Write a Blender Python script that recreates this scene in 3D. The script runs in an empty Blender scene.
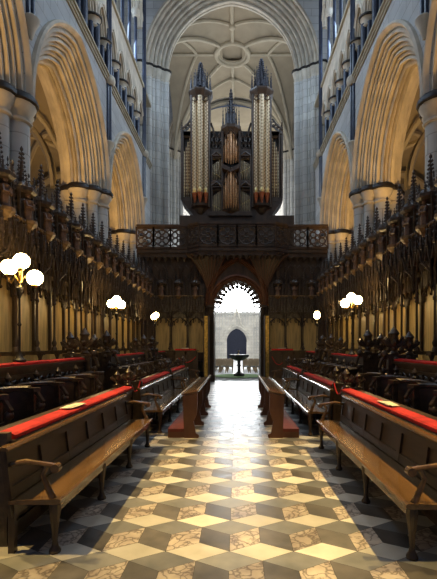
import bpy, bmesh, math, random
from mathutils import Vector
random.seed(7)
PI = math.pi
sc = bpy.context.scene
COL = sc.collection
CX, H0, F = 236.5, 1.69, 420.0     # vanishing column, eye height, focal length in pixels

def X(px, Y): return (px - CX) / F * Y
def Z(py, Y): return H0 + (345.0 - py) / F * Y

# ------------------------------------------------------------------ materials
def mat(name, col, rough=.6, metal=0., var=.25, scale=6., bump=.0, emit=None, estr=0., stretch=(1, 1, 1),
        brick=None, col2=None, spec=.5, coat=0.):
    m = bpy.data.materials.new(name); m.use_nodes = True
    nt = m.node_tree; N = nt.nodes; L = nt.links
    b = N['Principled BSDF']
    tc = N.new('ShaderNodeTexCoord'); mp = N.new('ShaderNodeMapping'); mp.inputs['Scale'].default_value = stretch
    L.new(tc.outputs['Object'], mp.inputs['Vector'])
    no = N.new('ShaderNodeTexNoise'); no.inputs['Scale'].default_value = scale; no.inputs['Detail'].default_value = 5
    L.new(mp.outputs[0], no.inputs['Vector'])
    cr = N.new('ShaderNodeValToRGB')
    c2 = col2 or tuple(c * (1 - var) for c in col)
    hi = tuple(min(1, c * (1 + var)) for c in col)
    cr.color_ramp.elements[0].position = .3; cr.color_ramp.elements[0].color = (*c2, 1)
    cr.color_ramp.elements[1].position = .7; cr.color_ramp.elements[1].color = (*hi, 1)
    L.new(no.outputs[0], cr.inputs[0]); out = cr.outputs[0]
    if brick:
        sx = N.new('ShaderNodeSeparateXYZ'); L.new(tc.outputs['Object'], sx.inputs[0])
        ad = N.new('ShaderNodeMath'); ad.operation = 'ADD'; L.new(sx.outputs[0], ad.inputs[0]); L.new(sx.outputs[1], ad.inputs[1])
        cb = N.new('ShaderNodeCombineXYZ'); L.new(ad.outputs[0], cb.inputs[0]); L.new(sx.outputs[2], cb.inputs[1])
        br = N.new('ShaderNodeTexBrick'); L.new(cb.outputs[0], br.inputs['Vector'])
        br.inputs['Scale'].default_value = 1; br.inputs['Brick Width'].default_value = brick[0]
        br.inputs['Row Height'].default_value = brick[1]; br.inputs['Mortar Size'].default_value = .012
        br.inputs['Color1'].default_value = (1, 1, 1, 1); br.inputs['Color2'].default_value = (.84, .84, .86, 1)
        br.inputs['Mortar'].default_value = (.6, .58, .55, 1)
        mx = N.new('ShaderNodeMix'); mx.data_type = 'RGBA'; mx.blend_type = 'MULTIPLY'; mx.inputs[0].default_value = 1
        L.new(out, mx.inputs[6]); L.new(br.outputs[0], mx.inputs[7]); out = mx.outputs[2]
    L.new(out, b.inputs['Base Color'])
    b.inputs['Roughness'].default_value = rough; b.inputs['Metallic'].default_value = metal
    b.inputs['Specular IOR Level'].default_value = spec; b.inputs['Coat Weight'].default_value = coat
    if bump:
        bp = N.new('ShaderNodeBump'); bp.inputs['Strength'].default_value = bump; bp.inputs['Distance'].default_value = .02
        L.new(no.outputs[0], bp.inputs['Height']); L.new(bp.outputs[0], b.inputs['Normal'])
    if emit:
        b.inputs['Emission Color'].default_value = (*emit, 1); b.inputs['Emission Strength'].default_value = estr
    return m

M = {}
M['stone'] = mat('limestone', (.60, .55, .46), .8, var=.12, scale=1.6, brick=(.7, .36))
M['stone_plain'] = mat('moulded_limestone', (.62, .55, .44), .8, var=.2, scale=2.2, bump=.2)
M['stone_grey'] = mat('cool_limestone', (.57, .57, .55), .8, var=.12, scale=1.2, brick=(.8, .4))
M['pier'] = mat('pier_limestone', (.66, .64, .58), .75, var=.12, scale=1.4, brick=(1.1, .42))
M['vault'] = mat('vault_plaster', (.33, .275, .19), .9, var=.1, scale=1.5)
M['rib'] = mat('vault_rib_stone', (.46, .40, .29), .85, var=.12, scale=2)
M['marble'] = mat('dark_shaft_marble', (.035, .045, .075), .3, var=.4, scale=5)
M['oak'] = mat('dark_oak', (.060, .037, .022), .38, var=.45, scale=5, stretch=(1, 1, .35), bump=.25)
M['oak_carved'] = mat('carved_oak', (.070, .048, .032), .3, var=.5, scale=14, bump=.5)
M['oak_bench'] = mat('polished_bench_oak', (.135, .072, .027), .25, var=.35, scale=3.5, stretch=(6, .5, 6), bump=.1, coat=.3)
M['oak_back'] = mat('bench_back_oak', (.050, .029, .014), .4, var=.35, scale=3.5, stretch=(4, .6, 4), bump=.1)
M['oak_panel'] = mat('pale_oak_panel', (.52, .37, .14), .45, var=.3, scale=3.5, stretch=(3, 3, .5))
M['oak_gold'] = mat('warm_carved_oak', (.20, .12, .05), .4, var=.5, scale=14, bump=.5)
M['oak_red'] = mat('red_brown_oak', (.15, .06, .028), .38, var=.3, scale=5, stretch=(1, 1, .4), bump=.2)
M['black'] = mat('near_black_wood', (.018, .014, .012), .5, var=.3)
M['statue'] = mat('carved_figure_oak', (.15, .085, .055), .45, var=.35, scale=18, bump=.4)
M['red'] = mat('red_velvet', (.50, .016, .012), .85, var=.25, scale=9, bump=.15)
M['carpet_red'] = mat('red_kneeler_leather', (.20, .035, .02), .5, var=.3, scale=6)
M['brass'] = mat('brass', (.55, .38, .13), .3, 1., var=.2)
M['gilt'] = mat('gilded_metal', (.62, .40, .09), .42, .6, var=.45, scale=9, bump=.6)
M['globe'] = mat('lit_globe', (1, .9, .7), .4, emit=(1, .70, .30), estr=42)
M['paper'] = mat('paper', (.75, .68, .5), .7, var=.08)
M['green'] = mat('green_carpet', (.12, .22, .05), .95, var=.2, scale=20)
M['navy'] = mat('dark_blue_door', (.012, .016, .035), .8, var=.3)
M['chair'] = mat('pale_chair_wood', (.38, .27, .15), .45, var=.2)
M['copper'] = mat('copper_red_pipe', (.42, .12, .045), .35, .3, var=.35, scale=7)
M['pipe_orange'] = mat('orange_gilt_pipe', (.40, .20, .08), .4, .3, var=.5, scale=12)
M['pane'] = mat('clerestory_glass', (.6, .75, 1), .3, emit=(.55, .72, 1.), estr=3.2)
M['pane_west'] = mat('west_glass', (1, 1, 1), .3, emit=(.93, .97, 1.), estr=15, var=.02)
M['pane_dim'] = mat('aisle_glass', (.4, .5, .7), .3, emit=(.5, .65, 1.), estr=.35)
M['slab'] = mat('pale_paving', (.52, .52, .52), .34, var=.15, scale=2)

def pipe_mat(name, a, b_, sc_=9):
    m = bpy.data.materials.new(name); m.use_nodes = True
    nt = m.node_tree; N = nt.nodes; L = nt.links; b = N['Principled BSDF']
    tc = N.new('ShaderNodeTexCoord'); mp = N.new('ShaderNodeMapping')
    mp.inputs['Rotation'].default_value = (0, PI / 4, 0)
    L.new(tc.outputs['Object'], mp.inputs[0])
    ch = N.new('ShaderNodeTexChecker'); ch.inputs['Scale'].default_value = sc_
    ch.inputs['Color1'].default_value = (*a, 1); ch.inputs['Color2'].default_value = (*b_, 1)
    L.new(mp.outputs[0], ch.inputs[0]); L.new(ch.outputs[0], b.inputs['Base Color'])
    b.inputs['Roughness'].default_value = .4; b.inputs['Metallic'].default_value = .25
    return m
M['pipe'] = pipe_mat('diapered_pipe', (.66, .52, .31), (.24, .15, .08), 9)
M['pipe_plain'] = mat('tin_pipe', (.34, .27, .17), .35, .5, var=.35, scale=8)
M['mouth'] = mat('gilt_pipe_mouth', (.85, .68, .3), .3, .3, var=.1)

def tile_mat(name, cols, rough, vein=None, vs=3.):
    """polished stone tile, each tile tinted by its own random attribute"""
    m = bpy.data.materials.new(name); m.use_nodes = True
    nt = m.node_tree; N = nt.nodes; L = nt.links; b = N['Principled BSDF']
    tc = N.new('ShaderNodeTexCoord')
    at = N.new('ShaderNodeAttribute'); at.attribute_name = 'tint'
    off = N.new('ShaderNodeVectorMath'); off.operation = 'MULTIPLY_ADD'
    L.new(at.outputs['Vector'], off.inputs[0]); off.inputs[1].default_value = (17, 23, 31); L.new(tc.outputs['Object'], off.inputs[2])
    no = N.new('ShaderNodeTexNoise'); no.inputs['Scale'].default_value = 5; no.inputs['Detail'].default_value = 6
    L.new(off.outputs[0], no.inputs[0])
    cr = N.new('ShaderNodeValToRGB')
    cr.color_ramp.elements[0].position = .3; cr.color_ramp.elements[0].color = (*cols[0], 1)
    cr.color_ramp.elements[1].position = .72; cr.color_ramp.elements[1].color = (*cols[1], 1)
    L.new(no.outputs[0], cr.inputs[0]); out = cr.outputs[0]
    if vein:
        n2 = N.new('ShaderNodeTexNoise'); n2.inputs['Scale'].default_value = 4; n2.inputs['Detail'].default_value = 4
        L.new(off.outputs[0], n2.inputs[0])
        ad = N.new('ShaderNodeVectorMath'); ad.operation = 'MULTIPLY_ADD'; L.new(n2.outputs[1], ad.inputs[0])
        ad.inputs[1].default_value = (.55, .55, .55); L.new(off.outputs[0], ad.inputs[2])
        vo = N.new('ShaderNodeTexVoronoi'); vo.feature = 'DISTANCE_TO_EDGE'; vo.inputs['Scale'].default_value = vs * 3.6
        L.new(ad.outputs[0], vo.inputs['Vector'])
        r2 = N.new('ShaderNodeValToRGB'); r2.color_ramp.elements[0].position = .0; r2.color_ramp.elements[0].color = (*vein, 1)
        r2.color_ramp.elements[1].position = .13; r2.color_ramp.elements[1].color = (1, 1, 1, 1)
        L.new(vo.outputs['Distance'], r2.inputs[0])
        mx = N.new('ShaderNodeMix'); mx.data_type = 'RGBA'; mx.blend_type = 'MULTIPLY'; mx.inputs[0].default_value = .85
        L.new(out, mx.inputs[6]); L.new(r2.outputs[0], mx.inputs[7]); out = mx.outputs[2]
    hs = N.new('ShaderNodeHueSaturation'); ml = N.new('ShaderNodeMath'); ml.operation = 'MULTIPLY_ADD'
    L.new(at.outputs['Fac'], ml.inputs[0]); ml.inputs[1].default_value = .55; ml.inputs[2].default_value = .72
    L.new(ml.outputs[0], hs.inputs['Value']); L.new(out, hs.inputs['Color'])
    L.new(hs.outputs[0], b.inputs['Base Color'])
    ro = N.new('ShaderNodeMath'); ro.operation = 'MULTIPLY_ADD'; L.new(no.outputs[0], ro.inputs[0])
    ro.inputs[1].default_value = .35; ro.inputs[2].default_value = rough - .17
    L.new(ro.outputs[0], b.inputs['Roughness'])
    bp = N.new('ShaderNodeBump'); bp.inputs['Strength'].default_value = .25; bp.inputs['Distance'].default_value = .004
    n3 = N.new('ShaderNodeTexNoise'); n3.inputs['Scale'].default_value = 9; L.new(tc.outputs['Object'], n3.inputs[0])
    L.new(n3.outputs[0], bp.inputs['Height']); L.new(bp.outputs[0], b.inputs['Normal'])
    return m
T_WHITE = tile_mat('cream_tile', ((.52, .51, .46), (.66, .65, .60)), .40)
T_GREY = tile_mat('mid_grey_tile', ((.15, .16, .165), (.25, .255, .255)), .40)
T_DARK = tile_mat('dark_grey_tile', ((.06, .058, .055), (.14, .13, .12)), .38)
T_BRECCIA = tile_mat('breccia_tile', ((.30, .25, .22), (.60, .54, .46)), .40, (.18, .16, .16), 2.2)

# ------------------------------------------------------------------ mesh builder
def woff(o):
    v = Vector((0, 0, 0))
    while o is not None:
        v += o.location; o = o.parent
    return v

class MB:
    def __init__(s): s.v = []; s.f = []; s.mi = []; s.cur = 0
    def add(s, vs, fs):
        n = len(s.v); s.v += [tuple(p) for p in vs]; s.f += [tuple(i + n for i in q) for q in fs]
        s.mi += [s.cur] * len(fs); return s
    def box(s, x0, x1, y0, y1, z0, z1):
        return s.add([(x0, y0, z0), (x1, y0, z0), (x1, y1, z0), (x0, y1, z0), (x0, y0, z1), (x1, y0, z1), (x1, y1, z1), (x0, y1, z1)],
                     [(0, 3, 2, 1), (4, 5, 6, 7), (0, 1, 5, 4), (1, 2, 6, 5), (2, 3, 7, 6), (3, 0, 4, 7)])
    def prism(s, pts, f0, f1):
        """pts 2D, f0/f1 map a 2D point to 3D for the two ends"""
        n = len(pts)
        return s.add([f0(*p) for p in pts] + [f1(*p) for p in pts],
                     [tuple(range(n))[::-1], tuple(range(n, 2 * n))] + [(i, (i + 1) % n, (i + 1) % n + n, i + n) for i in range(n)])
    def prx(s, pts, x0, x1): return s.prism(pts, lambda a, b: (x0, a, b), lambda a, b: (x1, a, b))
    def pry(s, pts, y0, y1): return s.prism(pts, lambda a, b: (a, y0, b), lambda a, b: (a, y1, b))
    def prz(s, pts, z0, z1): return s.prism(pts, lambda a, b: (a, b, z0), lambda a, b: (a, b, z1))
    def lathe(s, c, prof, n=10, ph=0., sx=1., sy=1.):
        vs = []; fs = []
        for r, z in prof:
            for k in range(n):
                a = ph + 2 * PI * k / n; vs.append((c[0] + r * sx * math.cos(a), c[1] + r * sy * math.sin(a), c[2] + z))
        m = len(prof)
        for j in range(m - 1):
            for k in range(n):
                k2 = (k + 1) % n; fs.append((j * n + k, j * n + k2, (j + 1) * n + k2, (j + 1) * n + k))
        fs.append(tuple(range(n))[::-1]); fs.append(tuple(range((m - 1) * n, m * n)))
        return s.add(vs, fs)
    def cyl(s, c, r, z0, z1, n=10, ph=0.): return s.lathe((c[0], c[1], 0), [(r, z0), (r, z1)], n, ph)
    def ball(s, c, r, n=10, m=6, sx=1, sy=1, sz=1):
        return s.lathe(c, [(max(.001, r * math.sin(PI * j / m)), -r * sz * math.cos(PI * j / m)) for j in range(m + 1)], n, 0, sx, sy)
    def tube(s, pts, r, n=6, closed=False):
        pts = [Vector(p) for p in pts]; m = len(pts); vs = []; fs = []
        rr = r if isinstance(r, (list, tuple)) else [r] * m
        up = None
        for i, p in enumerate(pts):
            if closed: d = pts[(i + 1) % m] - pts[i - 1]
            else: d = pts[min(i + 1, m - 1)] - pts[max(i - 1, 0)]
            if d.length < 1e-9: d = Vector((0, 0, 1))
            d.normalize()
            if up is None: up = Vector((0, 0, 1)) if abs(d.z) < .9 else Vector((1, 0, 0))
            a = up - d * up.dot(d)
            if a.length < 1e-6: a = d.orthogonal()
            a.normalize(); b = d.cross(a); up = a
            for k in range(n):
                t = 2 * PI * k / n; vs.append(p + (a * math.cos(t) + b * math.sin(t)) * rr[i])
        for i in range(m if closed else m - 1):
            j = (i + 1) % m
            for k in range(n): fs.append((i * n + k, i * n + (k + 1) % n, j * n + (k + 1) % n, j * n + k))
        if not closed: fs += [tuple(range(n))[::-1], tuple(range((m - 1) * n, m * n))]
        return s.add(vs, fs)
    def ring(s, c, r, t, plane='xz', n=12, m=5):
        pts = []
        for k in range(n):
            a = 2 * PI * k / n; u, w = r * math.cos(a), r * math.sin(a)
            pts.append((c[0] + u, c[1], c[2] + w) if plane == 'xz' else (c[0], c[1] + u, c[2] + w) if plane == 'yz' else (c[0] + u, c[1] + w, c[2]))
        return s.tube(pts, t, m, True)
    def arch(s, prof, c, fmap, n=14):
        """pointed arch swept by a profile of (radius, depth) points"""
        rows = []
        for side in (-1, 1):
            for i in range(n + 1):
                if side == 1 and i == 0: continue
                t = i / n if side == -1 else 1 - i / n
                row = []
                for r, u in prof:
                    fm = math.acos(min(1, c / r)); a = t * fm
                    row.append(fmap(side * (r * math.cos(a) - c), r * math.sin(a), u))
                rows.append(row)
        k = len(prof); vs = [p for row in rows for p in row]; fs = []
        for i in range(len(rows) - 1):
            for j in range(k - 1):
                fs.append((i * k + j, i * k + j + 1, (i + 1) * k + j + 1, (i + 1) * k + j))
        return s.add(vs, fs)
    def arch_wall(s, r, c, hw, zt, u0, u1, fmap, n=14):
        """flat wall above a pointed opening; fmap(along, up, depth); zt is the height over the springing"""
        pts = [(-hw, 0)]
        for side in (-1, 1):
            for i in range(n + 1):
                if side == 1 and i == 0: continue
                t = i / n if side == -1 else 1 - i / n
                a = t * math.acos(min(1, c / r)); pts.append((side * (r * math.cos(a) - c), r * math.sin(a)))
        pts.append((hw, 0)); k = len(pts); vs = []
        for u in (u0, u1):
            vs += [fmap(a, b, u) for a, b in pts] + [fmap(a, zt, u) for a, b in pts]
        fs = []
        for i in range(k - 1):
            fs.append((i, i + 1, k + i + 1, k + i)); fs.append((2 * k + i, 3 * k + i, 3 * k + i + 1, 2 * k + i + 1))
            fs.append((i, 2 * k + i, 2 * k + i + 1, i + 1)); fs.append((k + i, k + i + 1, 3 * k + i + 1, 3 * k + i))
        fs.append((0, k, 3 * k, 2 * k)); fs.append((k - 1, 3 * k - 1, 4 * k - 1, 2 * k - 1))
        return s.add(vs, fs)
    def build(s, name, m, parent=None, smooth=False, recalc=True, tint=False):
        off = woff(parent) if parent else Vector((0, 0, 0))
        me = bpy.data.meshes.new(name)
        me.from_pydata([(p[0] - off.x, p[1] - off.y, p[2] - off.z) for p in s.v], [], s.f)
        ms = m if isinstance(m, (list, tuple)) else [m]
        for q in ms: me.materials.append(M[q] if isinstance(q, str) else q)
        for p, i in zip(me.polygons, s.mi): p.material_index = i
        if recalc:
            bm = bmesh.new(); bm.from_mesh(me); bmesh.ops.recalc_face_normals(bm, faces=bm.faces); bm.to_mesh(me); bm.free()
        if smooth:
            for p in me.polygons: p.use_smooth = True
            try: me.set_sharp_from_angle(angle=math.radians(42))
            except Exception: pass
        if tint:
            a = me.attributes.new('tint', 'FLOAT_COLOR', 'CORNER')
            for p in me.polygons:
                t = [random.random() for _ in range(3)]
                for li in p.loop_indices: a.data[li].color = (t[0], t[0], t[0], 1)
        o = bpy.data.objects.new(name, me); COL.objects.link(o); o.parent = parent
        return o

def tag(o, label=None, cat=None, group=None, kind=None):
    if label: o['label'] = label
    if cat: o['category'] = cat
    if group: o['group'] = group
    if kind: o['kind'] = kind
    return o
def thing(name, loc, label, cat, group=None, kind=None):
    o = bpy.data.objects.new(name, None); COL.objects.link(o); o.location = loc; o.empty_display_size = .2
    return tag(o, label, cat, group, kind)
KIDS = {}
def kids(o): return [c for c in list(bpy.data.objects) if c.parent == o]
def dup(o, loc, rz=None, label=None, group=None, skip=()):
    tree = KIDS.get(o.name)
    if tree is None:
        tree = [(c, kids(c)) for c in kids(o)]; KIDS[o.name] = tree
    r = o.copy(); COL.objects.link(r); r.location = loc
    if rz is not None: r.rotation_euler = (0, 0, rz)
    if label: r['label'] = label
    if group: r['group'] = group
    for c, gs in tree:
        if c.name.split('.')[0] in skip: continue
        d = c.copy(); COL.objects.link(d); d.parent = r
        for g in gs:
            e = g.copy(); COL.objects.link(e); e.parent = d
    return r
def copypart(o, dx=0, dy=0, dz=0, parent=None):
    c = o.copy(); COL.objects.link(c); c.location = o.location + Vector((dx, dy, dz))
    if parent is not None: c.parent = parent
    for g in kids(o):
        e = g.copy(); COL.objects.link(e); e.parent = c
    return c

# ------------------------------------------------------------------ FLOOR: tumbling-block stone tiles
FW, FD = .524, .605
fl = MB()
hh = FD / 2
XL, XR, Y0F, Y1F = -3.4, 3.2, -1.0, 19.9
k0, k1 = int((XL + .581) / FW) - 1, int((XR + .581) / FW) + 1
n0, n1 = int((Y0F - 3.44) / FD) - 1, int((Y1F - 3.44) / FD)
g = .0015
def quad(pts, mi):
    cx = sum(p[0] for p in pts) / 4; cy = sum(p[1] for p in pts) / 4
    fl.cur = mi
    q = [(cx + (p[0] - cx) * (1 - .012), cy + (p[1] - cy) * (1 - .012), 0.) for p in pts]
    fl.add(q, [(0, 1, 2, 3)])
for k in range(k0, k1 + 1):
    for n in range(n0, n1 + 1):
        x, y = -.581 + k * FW, 3.44 + n * FD; w = FW / 2
        quad([(x, y), (x - w, y - hh / 2), (x, y - hh), (x + w, y - hh / 2)], 1)
        quad([(x - w, y - hh / 2), (x - w, y - hh * 1.5), (x, y - FD), (x, y - hh)], 2)
        quad([(x, y - hh), (x, y - FD), (x + w, y - hh * 1.5), (x + w, y - hh / 2)], 3)
        quad([(x, y), (x + w, y - hh / 2), (x + 2 * w, y), (x + w, y + hh / 2)], 0)
fl.cur = 4
fl.add([(-4.6, -1.5, -.004), (4.2, -1.5, -.004), (4.2, 20.9, -.004), (-4.6, 20.9, -.004)], [(0, 1, 2, 3)])
M['grout'] = mat('grout', (.05, .045, .04), .8)
fo = fl.build('floor', [T_WHITE, T_GREY, T_DARK, T_BRECCIA, 'grout'], recalc=False, tint=True)
tag(fo, 'polished stone floor of white, grey and veined tumbling-block tiles', 'floor', kind='structure')
b = MB(); b.box(-16, 16, 20.9, 64, -.6, -.4); b.box(-2.2, 2.2, 20.88, 20.92, -.4, -.003)
tag(b.build('floor_nave', 'slab'), 'pale stone floor of the nave beyond the screen', 'floor', kind='structure')

# ------------------------------------------------------------------ CHOIR ARCADE WALLS
PIERS = (9.3, 15.0, 20.7); HB = 2.85; ZS = 7.15; CA = .7
def rolls(p0, p1, n, d=.06, m=5):
    """scalloped profile of n round rolls from p0 to p1, bulging to the right of the line"""
    out = []
    dx, dy = (p1[0] - p0[0]) / n, (p1[1] - p0[1]) / n; L = math.hypot(dx, dy)
    nx, ny = dy / L, -dx / L
    for i in range(n):
        big = 1. if i % 2 == 0 else .65
        for j in range(m):
            t = j / (m - 1); b_ = math.sin(PI * t) * d * big
            out.append((p0[0] + dx * (i + t * .82 + .04) + nx * b_, p0[1] + dy * (i + t * .82 + .04) + ny * b_))
        out.append((p0[0] + dx * (i + .96) - nx * d * .7, p0[1] + dy * (i + .96) - ny * d * .7))
    return out
PROF = [(3.56, .0), (3.56, -.09), (3.50, -.12), (3.44, -.07), (3.42, .03)] + rolls((3.40, .05), (2.72, .62), 7, -.075) + \
       rolls((2.70, .64), (2.70, 1.0), 3, -.09) + rolls((2.72, 1.0), (3.4, 1.55), 5, -.075) + [(3.5, 1.6)]
def side(s, xf, name, lab, word):
    W = thing(name, (xf, 12, 0), lab, 'wall', kind='structure')
    fx = lambda u: xf + s * u
    m = MB()
    for yc in (6.45, 12.15, 17.85):
        m.arch_wall(3.42, CA, HB, 11.1 - ZS, .0, 1.6, lambda a, z, u: (fx(u), yc + a, ZS + z))
    m.box(*sorted((fx(0), fx(1.6))), 20.7, 22.4, 7.15, 11.1)
    m.build('spandrel_wall', 'stone_grey', W)
    # triforium back wall, clerestory wall
    m = MB(); m.box(*sorted((fx(1.0), fx(1.5))), 3.6, 22.4, 11.1, 14.4); m.box(*sorted((fx(1.5), fx(1.7))), 3.6, 22.4, 14.4, 21)
    m.build('gallery_back_wall', 'stone', W)
    m = MB(); m.box(*sorted((fx(-.09), fx(.5))), 3.6, 22.3, 11.08, 11.17); m.box(*sorted((fx(-.14), fx(.5))), 3.6, 22.3, 11.17, 11.24)
    m.box(*sorted((fx(-.05), fx(.5))), 3.6, 22.3, 11.0, 11.08)
    m.build('string_course', 'rib', W)
    m = MB(); m.box(*sorted((fx(-.08), fx(1.5))), 3.6, 22.3, 14.3, 14.45); m.build('string_course', 'rib', W)
    first = None
    for i, yc in enumerate((6.45, 12.15, 17.85)):
        if first is None:
            m = MB(); m.arch(PROF, CA, lambda a, z, u: (fx(u), yc + a, ZS + z), 20)
            first = m.build('moulded_arch', 'stone_plain', W, smooth=True, recalc=True)
        else: copypart(first, 0, yc - 6.45)
    pier0 = None
    for i, yp in enumerate(PIERS):
        if pier0 is None:
            m = MB(); c = (fx(.8), yp)
            m.cyl(c, .5, 0, 6.75, 16)
            pts = [(c[0] + .56 * math.cos(a), c[1] + .56 * math.sin(a)) for a in [k * PI / 4 for k in range(8)]]
            for j, q in enumerate(pts): m.cyl(q, .245 if j % 2 == 0 else .17, .5, 6.75, 14)
            pier0 = m.build('pier', 'pier', W, smooth=True)
            k_ = MB()
            for j, q in enumerate(pts):
                r = .245 if j % 2 == 0 else .17
                k_.lathe((q[0], q[1], 0), [(r, 6.55), (r + .05, 6.58), (r + .05, 6.63), (r, 6.66), (r + .03, 6.75), (r + .13, 6.93), (r + .13, 6.98)], 14)
            k_.cyl(c, .6, 6.6, 7.0, 16)
            k_.build('pier_capital', 'stone_plain', pier0, smooth=True)
            k_ = MB()
            for j, q in enumerate(pts):
                r = .245 if j % 2 == 0 else .17
                k_.lathe((q[0], q[1], 0), [(r + .12, 6.98), (r + .18, 7.01), (r + .18, 7.09), (r + .13, 7.16)], 14)
            k_.cyl(c, .72, 6.98, 7.16, 16)
            k_.build('abacus', 'black', pier0, smooth=True)
        else: copypart(pier0, 0, yp - 9.3)
    sh = None
    for yp in PIERS:
        if sh is None:
            m = MB()
            for dy in (-.13, 0, .13): m.cyl((fx(-.09 if dy == 0 else -.03), yp + dy * .7), .055, 8.9, 20.5, 8)
            sh = m.build('vaulting_shaft', 'marble', W, smooth=True)
            k_ = MB(); k_.lathe((fx(-.05), yp, 0), [(.03, 8.45), (.07, 8.58), (.09, 8.66), (.17, 8.82), (.19, 8.9), (.14, 8.95)], 12)
            k_.lathe((fx(-.06), yp, 0), [(.14, 10.95), (.2, 11.02), (.22, 11.12), (.2, 11.22), (.14, 11.27)], 12)
            k_.build('shaft_corbel', 'stone_plain', sh, smooth=True)
        else: copypart(sh, 0, yp - 9.3)
    # triforium arcade
    col = arc = None
    n = 0
    for yp in (3.6, 9.3, 15.0):
        for j in range(5):
            ya = yp + 1.14 * (j + .5); yb = yp + 1.14 * j
            if yb > 5.5 or True:
                if col is None:
                    m = MB(); 
                    for q in ((.16, -.13), (.16, .13), (.0, 0)): m.cyl((fx(q[0]), yb + q[1]), .10, 11.25, 12.25, 10)
                    col = m.build('gallery_column', 'marble', W, smooth=True)
                    k_ = MB(); k_.lathe((fx(.12), yb, 0), [(.16, 12.12), (.2, 12.17), (.17, 12.22), (.2, 12.36), (.25, 12.42), (.2, 12.48)], 12)
                    k_.build('column_capital', 'stone_plain', col, smooth=True)
                    k_ = MB(); k_.lathe((fx(.12), yb, 0), [(.27, 12.42), (.29, 12.44), (.29, 12.49), (.24, 12.52)], 12)
                    k_.lathe((fx(.12), yb, 0), [(.24, 11.2), (.24, 11.26), (.17, 11.32)], 12)
                    k_.build('column_abacus', 'black', col, smooth=True)
                    col0 = yb
                    m = MB()
                    mp = lambda a, z, u: (fx(u), ya + a, 12.5 + z)
                    m.arch_wall(.98, .5, .57, 1.85, .0, .35, mp, 8)
                    m.arch([(1.06, 0), (1.06, -.05), (1.02, -.06)] + rolls((1.0, -.02), (.84, .2), 3, -.05) + [(.84, .35)], .5, mp, 8)
                    # trefoil cusps and pierced round
                    for q in (-.27, .27): m.ring((fx(.22), ya + q, 12.72), .13, .035, 'yz', 10, 5)
                    m.ring((fx(.22), ya, 13.0), .12, .035, 'yz', 10, 5)
                    arc = m.build('gallery_arch', 'stone_plain', W, smooth=True); arc0 = ya
                else:
                    copypart(col, 0, yb - col0); copypart(arc, 0, ya - arc0)
    # clerestory arcade
    col = arc = None
    for yp in (3.6, 9.3, 15.0):
        for j in range(5):
            ya = yp + 1.14 * (j + .5); yb = yp + 1.14 * j
            if col is None:
                m = MB(); m.cyl((fx(.1), yb), .07, 14.45, 17.1, 8); m.cyl((fx(.1), yb + .12), .05, 14.45, 17.1, 8)
                col = m.build('clerestory_shaft', 'marble', W, smooth=True)
                k_ = MB(); k_.lathe((fx(.1), yb, 0), [(.1, 16.95), (.15, 17.0), (.12, 17.05), (.2, 17.2), (.2, 17.28)], 10)
                k_.build('shaft_capital', 'stone_plain', col, smooth=True); col0 = yb
                m = MB(); mp = lambda a, z, u: (fx(u), ya + a, 17.25 + z)
                m.arch_wall(.95, .5, .57, 2.6, .0, .4, mp, 8)
                m.arch([(1.02, -.04), (.98, -.04)] + rolls((.96, -.02), (.84, .3), 3, -.04), .5, mp, 8)
                arc = m.build('clerestory_arch', 'stone_plain', W, smooth=True); arc0 = ya
            else: copypart(col, 0, yb - col0); copypart(arc, 0, ya - arc0)
    for i, yc in enumerate((6.45, 12.15, 17.85)):
        p = MB()
        for a in (-1.14, 0, 1.14):
            p.prx([(yc + a - .4, 14.8), (yc + a + .4, 14.8), (yc + a + .4, 17.6), (yc + a, 18.5), (yc + a - .4, 17.6)], *sorted((fx(1.42), fx(1.47))))
        w = p.build('window_%d' % (i + 1 + (0 if s < 0 else 3)), 'pane')
        tag(w, 'tall clerestory lancet windows high in the %s wall, %s bay from the screen' % (word, ('third', 'second', 'first')[i]), 'window', kind='structure')
    # aisle behind
    A = thing('wall_aisle_' + word, (fx(6.2), 12, 0), 'dim stone outer wall of the %s aisle with its vault' % word, 'wall', kind='structure')
    m = MB(); m.box(*sorted((fx(6.2), fx(6.6))), 1, 22.5, -.4, 11); m.build('aisle_outer_wall', 'stone_grey', A)
    m = MB(); nu, nv = 12, 48; vs = []
    for j in range(nv + 1):
        y = 3.6 + 18.8 * j / nv
        for i in range(nu + 1):
            u = 1.3 + 4.9 * i / nu
            q = min(abs(u - 3.75) / 2.45, abs(((y - 3.6) % 5.7) / 2.85 - 1)); vs.append((fx(u), y, 7.3 + 3.2 * max(0, 1 - q ** 2) ** .55))
    m.add(vs, [(j * (nu + 1) + i, j * (nu + 1) + i + 1, (j + 1) * (nu + 1) + i + 1, (j + 1) * (nu + 1) + i) for j in range(nv) for i in range(nu)])
    m.build('aisle_vault', 'vault', A, recalc=False, smooth=True)
    for yp in (3.6,) + PIERS:
        m = MB()
        m.arch([(2.35, -.2), (2.25, -.22), (2.2, -.1), (2.14, 0), (2.2, .1), (2.25, .22), (2.35, .2)], .3, lambda a, z, u: (fx(3.9 + a), yp + u, 7.3 + z * 1.25), 10)
        m.build('aisle_rib', 'rib', A, smooth=True)
    for yc in (6.45, 12.15, 17.85):
        for q in (-1, 1):
            m = MB(); pts = []
            for k in range(15):
                t = k / 14; a = PI * t
                pts.append((fx(3.75 - 2.4 * math.cos(a)), yc - q * HB * math.cos(a), 7.25 + 3.2 * max(0, math.sin(a)) ** 1.1))
            m.tube(pts, .1, 6); m.build('diagonal_rib', 'rib', A, smooth=True)
    for yc in (6.45, 12.15, 17.85):
        m = MB(); m.prx([(yc - .8, 4), (yc + .8, 4), (yc + .8, 7), (yc, 8.4), (yc - .8, 7)], *sorted((fx(6.17), fx(6.2))))
        m.build('aisle_window', 'pane_dim', A)
    m = MB(); m.box(*sorted((fx(1.6), fx(6.4))), 22.4, 22.9, -.4, 11); m.build('aisle_end_wall', 'stone_grey', A)
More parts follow.
